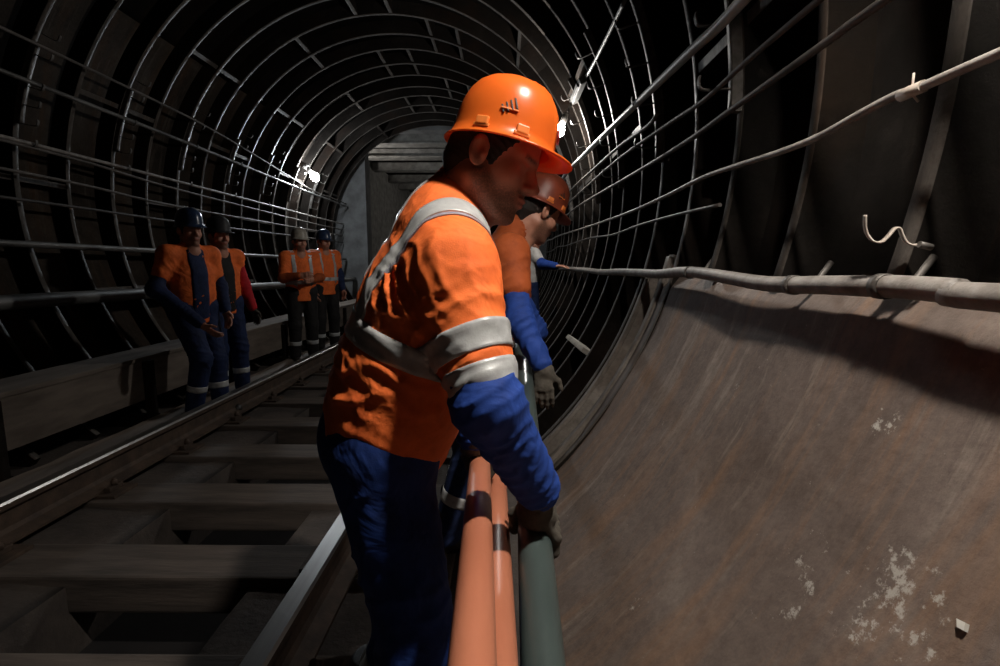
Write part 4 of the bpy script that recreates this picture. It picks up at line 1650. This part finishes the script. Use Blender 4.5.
# --- the nearest worker
J = {}
J['pelvis'] = H(387, 428, 1.17)
J['chest'] = H(428, 305, 1.14)
J['neck'] = H(452, 200, 1.13)
tr = (CM @ V((0.30, 0.0, 0.954))).normalized()    # his right points toward the camera
up_ = (J['neck'] - J['pelvis']).normalized()
tr = (tr - up_ * tr.dot(up_)).normalized()
J['shR'] = H(454, 268, 0.985)
J['shL'] = J['neck'] - up_ * 0.075 - tr * 0.185
J['elR'] = H(487, 402, 0.91)
J['wrR'] = H(540, 492, 1.02)
J['elL'] = H(462, 350, 1.33)
J['wrL'] = H(474, 440, 1.33)
pr_ = V((tr.x, tr.y, 0)).normalized()
pf_ = V((0, 0, 1)).cross(pr_)
J['hipR'] = J['pelvis'] + tr * 0.10 - up_ * 0.05
J['hipL'] = J['pelvis'] - tr * 0.10 - up_ * 0.05
J['knR'] = H(418, 640, 1.06)
J['knL'] = H(418, 610, 1.30)
J['anR'] = V((J['knR'].x - 0.10, J['knR'].y + 0.02, 0.09))
J['anL'] = V((J['knL'].x - 0.14, J['knL'].y + 0.04, 0.09))
for s in 'RL':
    J['toe' + s] = J['an' + s] + pf_ * 0.17 + V((0, 0, -0.055))
J['head'] = H(491, 164, 1.10)
J['hfwd'] = CM @ V((math.cos(0.20) * math.cos(0.40), -math.sin(0.40), math.sin(0.20) * math.cos(0.40)))
J['hup'] = CM @ V((0.40, 0.92, 0.10))
gc = GP2 + GD * (-0.01)
oc = OP2 + OD * (0.0)
main, info = person('nearest worker in orange helmet and orange jacket, leaning over and gripping the pipes', J, dict(
    hres=0.003, cres=0.0055, half=True, helmet='orange', detail=True, htilt=-0.14, hx=0.008, hz=0.040, girth=1.10, jacket='orange', upto=0.84, elr=0.066, collar=0.055, collarf=0.035, collarr=0.074, tapes=False,
    gripR=(gc, GD, 0.035, (J['wrR'] - gc), 1), gripL=(oc, OD, 0.0275, (J['wrL'] - oc), 1), gres=0.003,
    folds=[(H(418, 290, 0.99), 0.075, CM @ V((0.8, 0.45, 0)), 0.034, 0.024, 51), (H(440, 330, 0.96), 0.06, CM @ V((0.5, 0.8, 0)), 0.03, 0.016, 52),
           (H(470, 300, 0.90), 0.10, CM @ V((0.75, 0.5, 0)), 0.055, 0.010, 53), (H(370, 370, 1.02), 0.13, CM @ V((0.3, 0.9, 0)), 0.06, 0.014, 54),
           (H(440, 390, 1.03), 0.10, CM @ V((0.7, 0.6, 0)), 0.05, 0.016, 55)],
    foremat='blue', trousers='deep_blue', hem=-0.03, thigh=1.0, arm=1.10, fore=1.02, shin_tapes=True))
jk, bvh = info['jacket'], info['bvh']
up, right, fwd = info['up'], info['right'], info['fwd']
rf = M['reflective']
ax = (J['elR'] - J['shR']).normalized()
for t in (0.60, 0.86):
    strip_on('reflective_band', bvh, ring_rows(J['shR'].lerp(J['elR'], t), ax, 0.050, -fwd, -180, 180, 90, 8, skew=0.006), rf, jk, maxd=0.125)
axl = (J['elL'] - J['shL']).normalized()
strip_on('reflective_band', bvh, ring_rows(J['shL'].lerp(J['elL'], 0.7), axl, 0.048, -fwd, -180, 180, 60, 6), rf, jk, maxd=0.125)
strip_on('reflective_band', bvh, ring_rows(J['pelvis'] + up * 0.225, up + right * 0.10, 0.050, -fwd, -110, 108, 80, 6), rf, jk, maxd=0.24)
for s, nm in ((1, 'reflective_brace'), (-1, 'reflective_brace')):
    strip_on(nm, bvh, ring_rows(J['chest'] + right * s * 0.072 - up * 0.01, right, 0.048, up, -80, 120, 90, 6), rf, jk)
strip_on('armhole_piping', bvh, ring_rows(J['shR'] - right * 0.040 - up * 0.02, (right * 0.95 - up * 0.10), 0.012, up, -150, 120, 80, 3), M['piping'], jk)

# --- the second worker, bent in behind him
J2 = {}
J2['pelvis'] = H(462, 400, 2.25)
J2['chest'] = H(488, 325, 2.22)
J2['neck'] = H(509, 240, 2.20)
tr2 = (CM @ V((0.15, 0.05, 0.98))).normalized()
u2 = (J2['neck'] - J2['pelvis']).normalized()
tr2 = (tr2 - u2 * tr2.dot(u2)).normalized()
J2['shR'] = J2['neck'] - u2 * 0.07 + tr2 * 0.18
J2['shL'] = J2['neck'] - u2 * 0.07 - tr2 * 0.18
J2['elR'] = H(520, 322, 1.95)
J2['wrR'] = H(545, 372, 1.93)
J2['elL'] = H(535, 330, 2.45)
g2 = GP2 + GD * 1.03
J2['wrL'] = GP2 + GD * 1.45 + V((-0.01, 0, 0.09))
J2['hipR'] = J2['pelvis'] + tr2 * 0.10 - u2 * 0.05
J2['hipL'] = J2['pelvis'] - tr2 * 0.10 - u2 * 0.05
for s, dy in (('R', -0.10), ('L', 0.12)):
    J2['kn' + s] = V((J2['pelvis'].x + 0.06, J2['pelvis'].y + dy, 0.50))
    J2['an' + s] = V((J2['pelvis'].x - 0.06, J2['pelvis'].y + dy, 0.09))
    J2['toe' + s] = J2['an' + s] + V((0.17, 0.02, -0.055))
J2['head'] = H(537, 213, 2.20)
J2['hfwd'] = CM @ V((0.78, -0.34, -0.50))
J2['hup'] = CM @ V((0.28, 0.94, 0.08))
J2['wrR'] = H(543, 366, 1.90)
g2l = GP2 + GD * 1.42
person('second worker in an orange helmet darkened by shade, half hidden behind the nearest worker', J2, dict(
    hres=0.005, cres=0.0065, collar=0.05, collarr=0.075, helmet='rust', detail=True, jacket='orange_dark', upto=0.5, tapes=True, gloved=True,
    handR=CM @ V((0.02, -1, 0.05)), fore=0.88, gripL=(g2l, GD, 0.035, V((0, 0, 1)), 1), gres=0.005, foremat='blue', trousers='navy', hem=-0.05))

# --- the man far along the right wall, touching the power cable
x3, y3 = 0.31, 6.6
J3 = standing(x3, y3, -75, 1.40, 0.06, gz=0.26)
J3['shR'] = J3['shR']; J3['hfwd'] = V((0.75, -0.55, -0.1))
J3['wrR'] = V((0.62, 6.15, CAMZ - 0.015))
J3['elR'] = V((0.46, 6.34, CAMZ + 0.01))
person('far man in white jacket and orange helmet reaching to the power cable', J3, dict(
    hres=0.006, cres=0.012, gz=0.26, helmet='orange', detail=False, jacket='white_cloth', upto=0.55, tapes=False, foremat='blue', trousers='navy',
    bareR=(V((0.6, -0.5, 0.0)), V((0, 0, -1)), V((0, 0, 1)))))

# --- two men near the left rail
JA = standing(-2.48, 4.12, -118, 1.66, 0.02, hip_back=0.10)
JA['hfwd'] = V((0.86, -0.50, -0.03))
JA['elR'] = JA['shR'] + V((-0.05, -0.10, -0.27)); JA['wrR'] = JA['pelvis'] + V((0.20, -0.22, -0.12))
JA['knR'] = JA['knR'] + V((0.10, -0.02, 0.03))
person('man in dark blue helmet and orange jacket by the left rail, hand on his thigh', JA, dict(
    hres=0.007, cres=0.010, helmet='navy', jacket='orange', upto=0.60, tapes=False, girth=0.94, arm=0.9, collar=0.02, open='navy', hz=0.048, foremat='navy', trousers='navy', hem=-0.12))
JB = standing(-2.60, 4.72, -118, 1.65, 0.0, hip_back=0.06)
JB['hfwd'] = V((0.90, -0.42, -0.02))
JB['wrL'] = JB['elL'] + V((0.06, 0.04, -0.24))
person('man in black cap and orange vest with a red sleeve, nearest pair on the left', JB, dict(
    hres=0.007, cres=0.010, helmet='black', jacket='orange', upto=0.25, tapes=False, girth=0.92, arm=0.9, collar=0.02, open='black_cloth', hz=0.048, foremat='red', trousers='navy', hem=-0.10, gloved=True))
# --- two men further along
JC = standing(-2.62, 6.55, -140, 1.68)
JC['hfwd'] = V((0.75, -0.65, -0.02))
for s in 'RL':
    f_ = JC['fwd']; r_ = JC['right'] * (1 if s == 'R' else -1)
    JC['el' + s] = JC['sh' + s] - V((0, 0, 0.26)) + f_ * 0.05 + r_ * 0.05
    JC['wr' + s] = JC['el' + s] + f_ * 0.17 - r_ * 0.15 + V((0, 0, 0.03 if s == 'R' else -0.02))
person('man in pale helmet with folded hands, left one of the far pair', JC, dict(
    hres=0.009, cres=0.012, helmet='white', jacket='orange', upto=0.9, girth=0.94, arm=0.92, hz=0.048, tapes=True, foremat='orange_dark', trousers='black_cloth', hem=-0.12))
JD = standing(-2.56, 7.25, -130, 1.72)
JD['hfwd'] = V((0.80, -0.60, -0.02))
person('man in dark helmet and orange vest, right one of the far pair', JD, dict(
    hres=0.009, cres=0.012, helmet='navy', jacket='orange', upto=0.5, tapes=True, foremat='navy', trousers='black_cloth', hem=-0.10))

# ================================================================== LIGHT LEVELS
def set_e(name, s):
    M[name].node_tree.nodes['Emission'].inputs['Strength'].default_value = s


set_e('bulb_key', 2000)
set_e('bulb_white', 520)
set_e('bulb_cool', 420)
w = bpy.data.worlds.new('world')
sc.world = w
w.use_nodes = True
w.node_tree.nodes['Background'].inputs['Color'].default_value = (0.02, 0.018, 0.02, 1)
w.node_tree.nodes['Background'].inputs['Strength'].default_value = 0.2
sc.view_settings.view_transform = 'Standard'
sc.view_settings.look = 'None'
sc.view_settings.exposure = 0.0
sc.view_settings.gamma = 1.0
sc.view_settings.use_curve_mapping = False
sc.cycles.use_denoising = True
sc.cycles.max_bounces = 6
sc.cycles.sample_clamp_indirect = 4
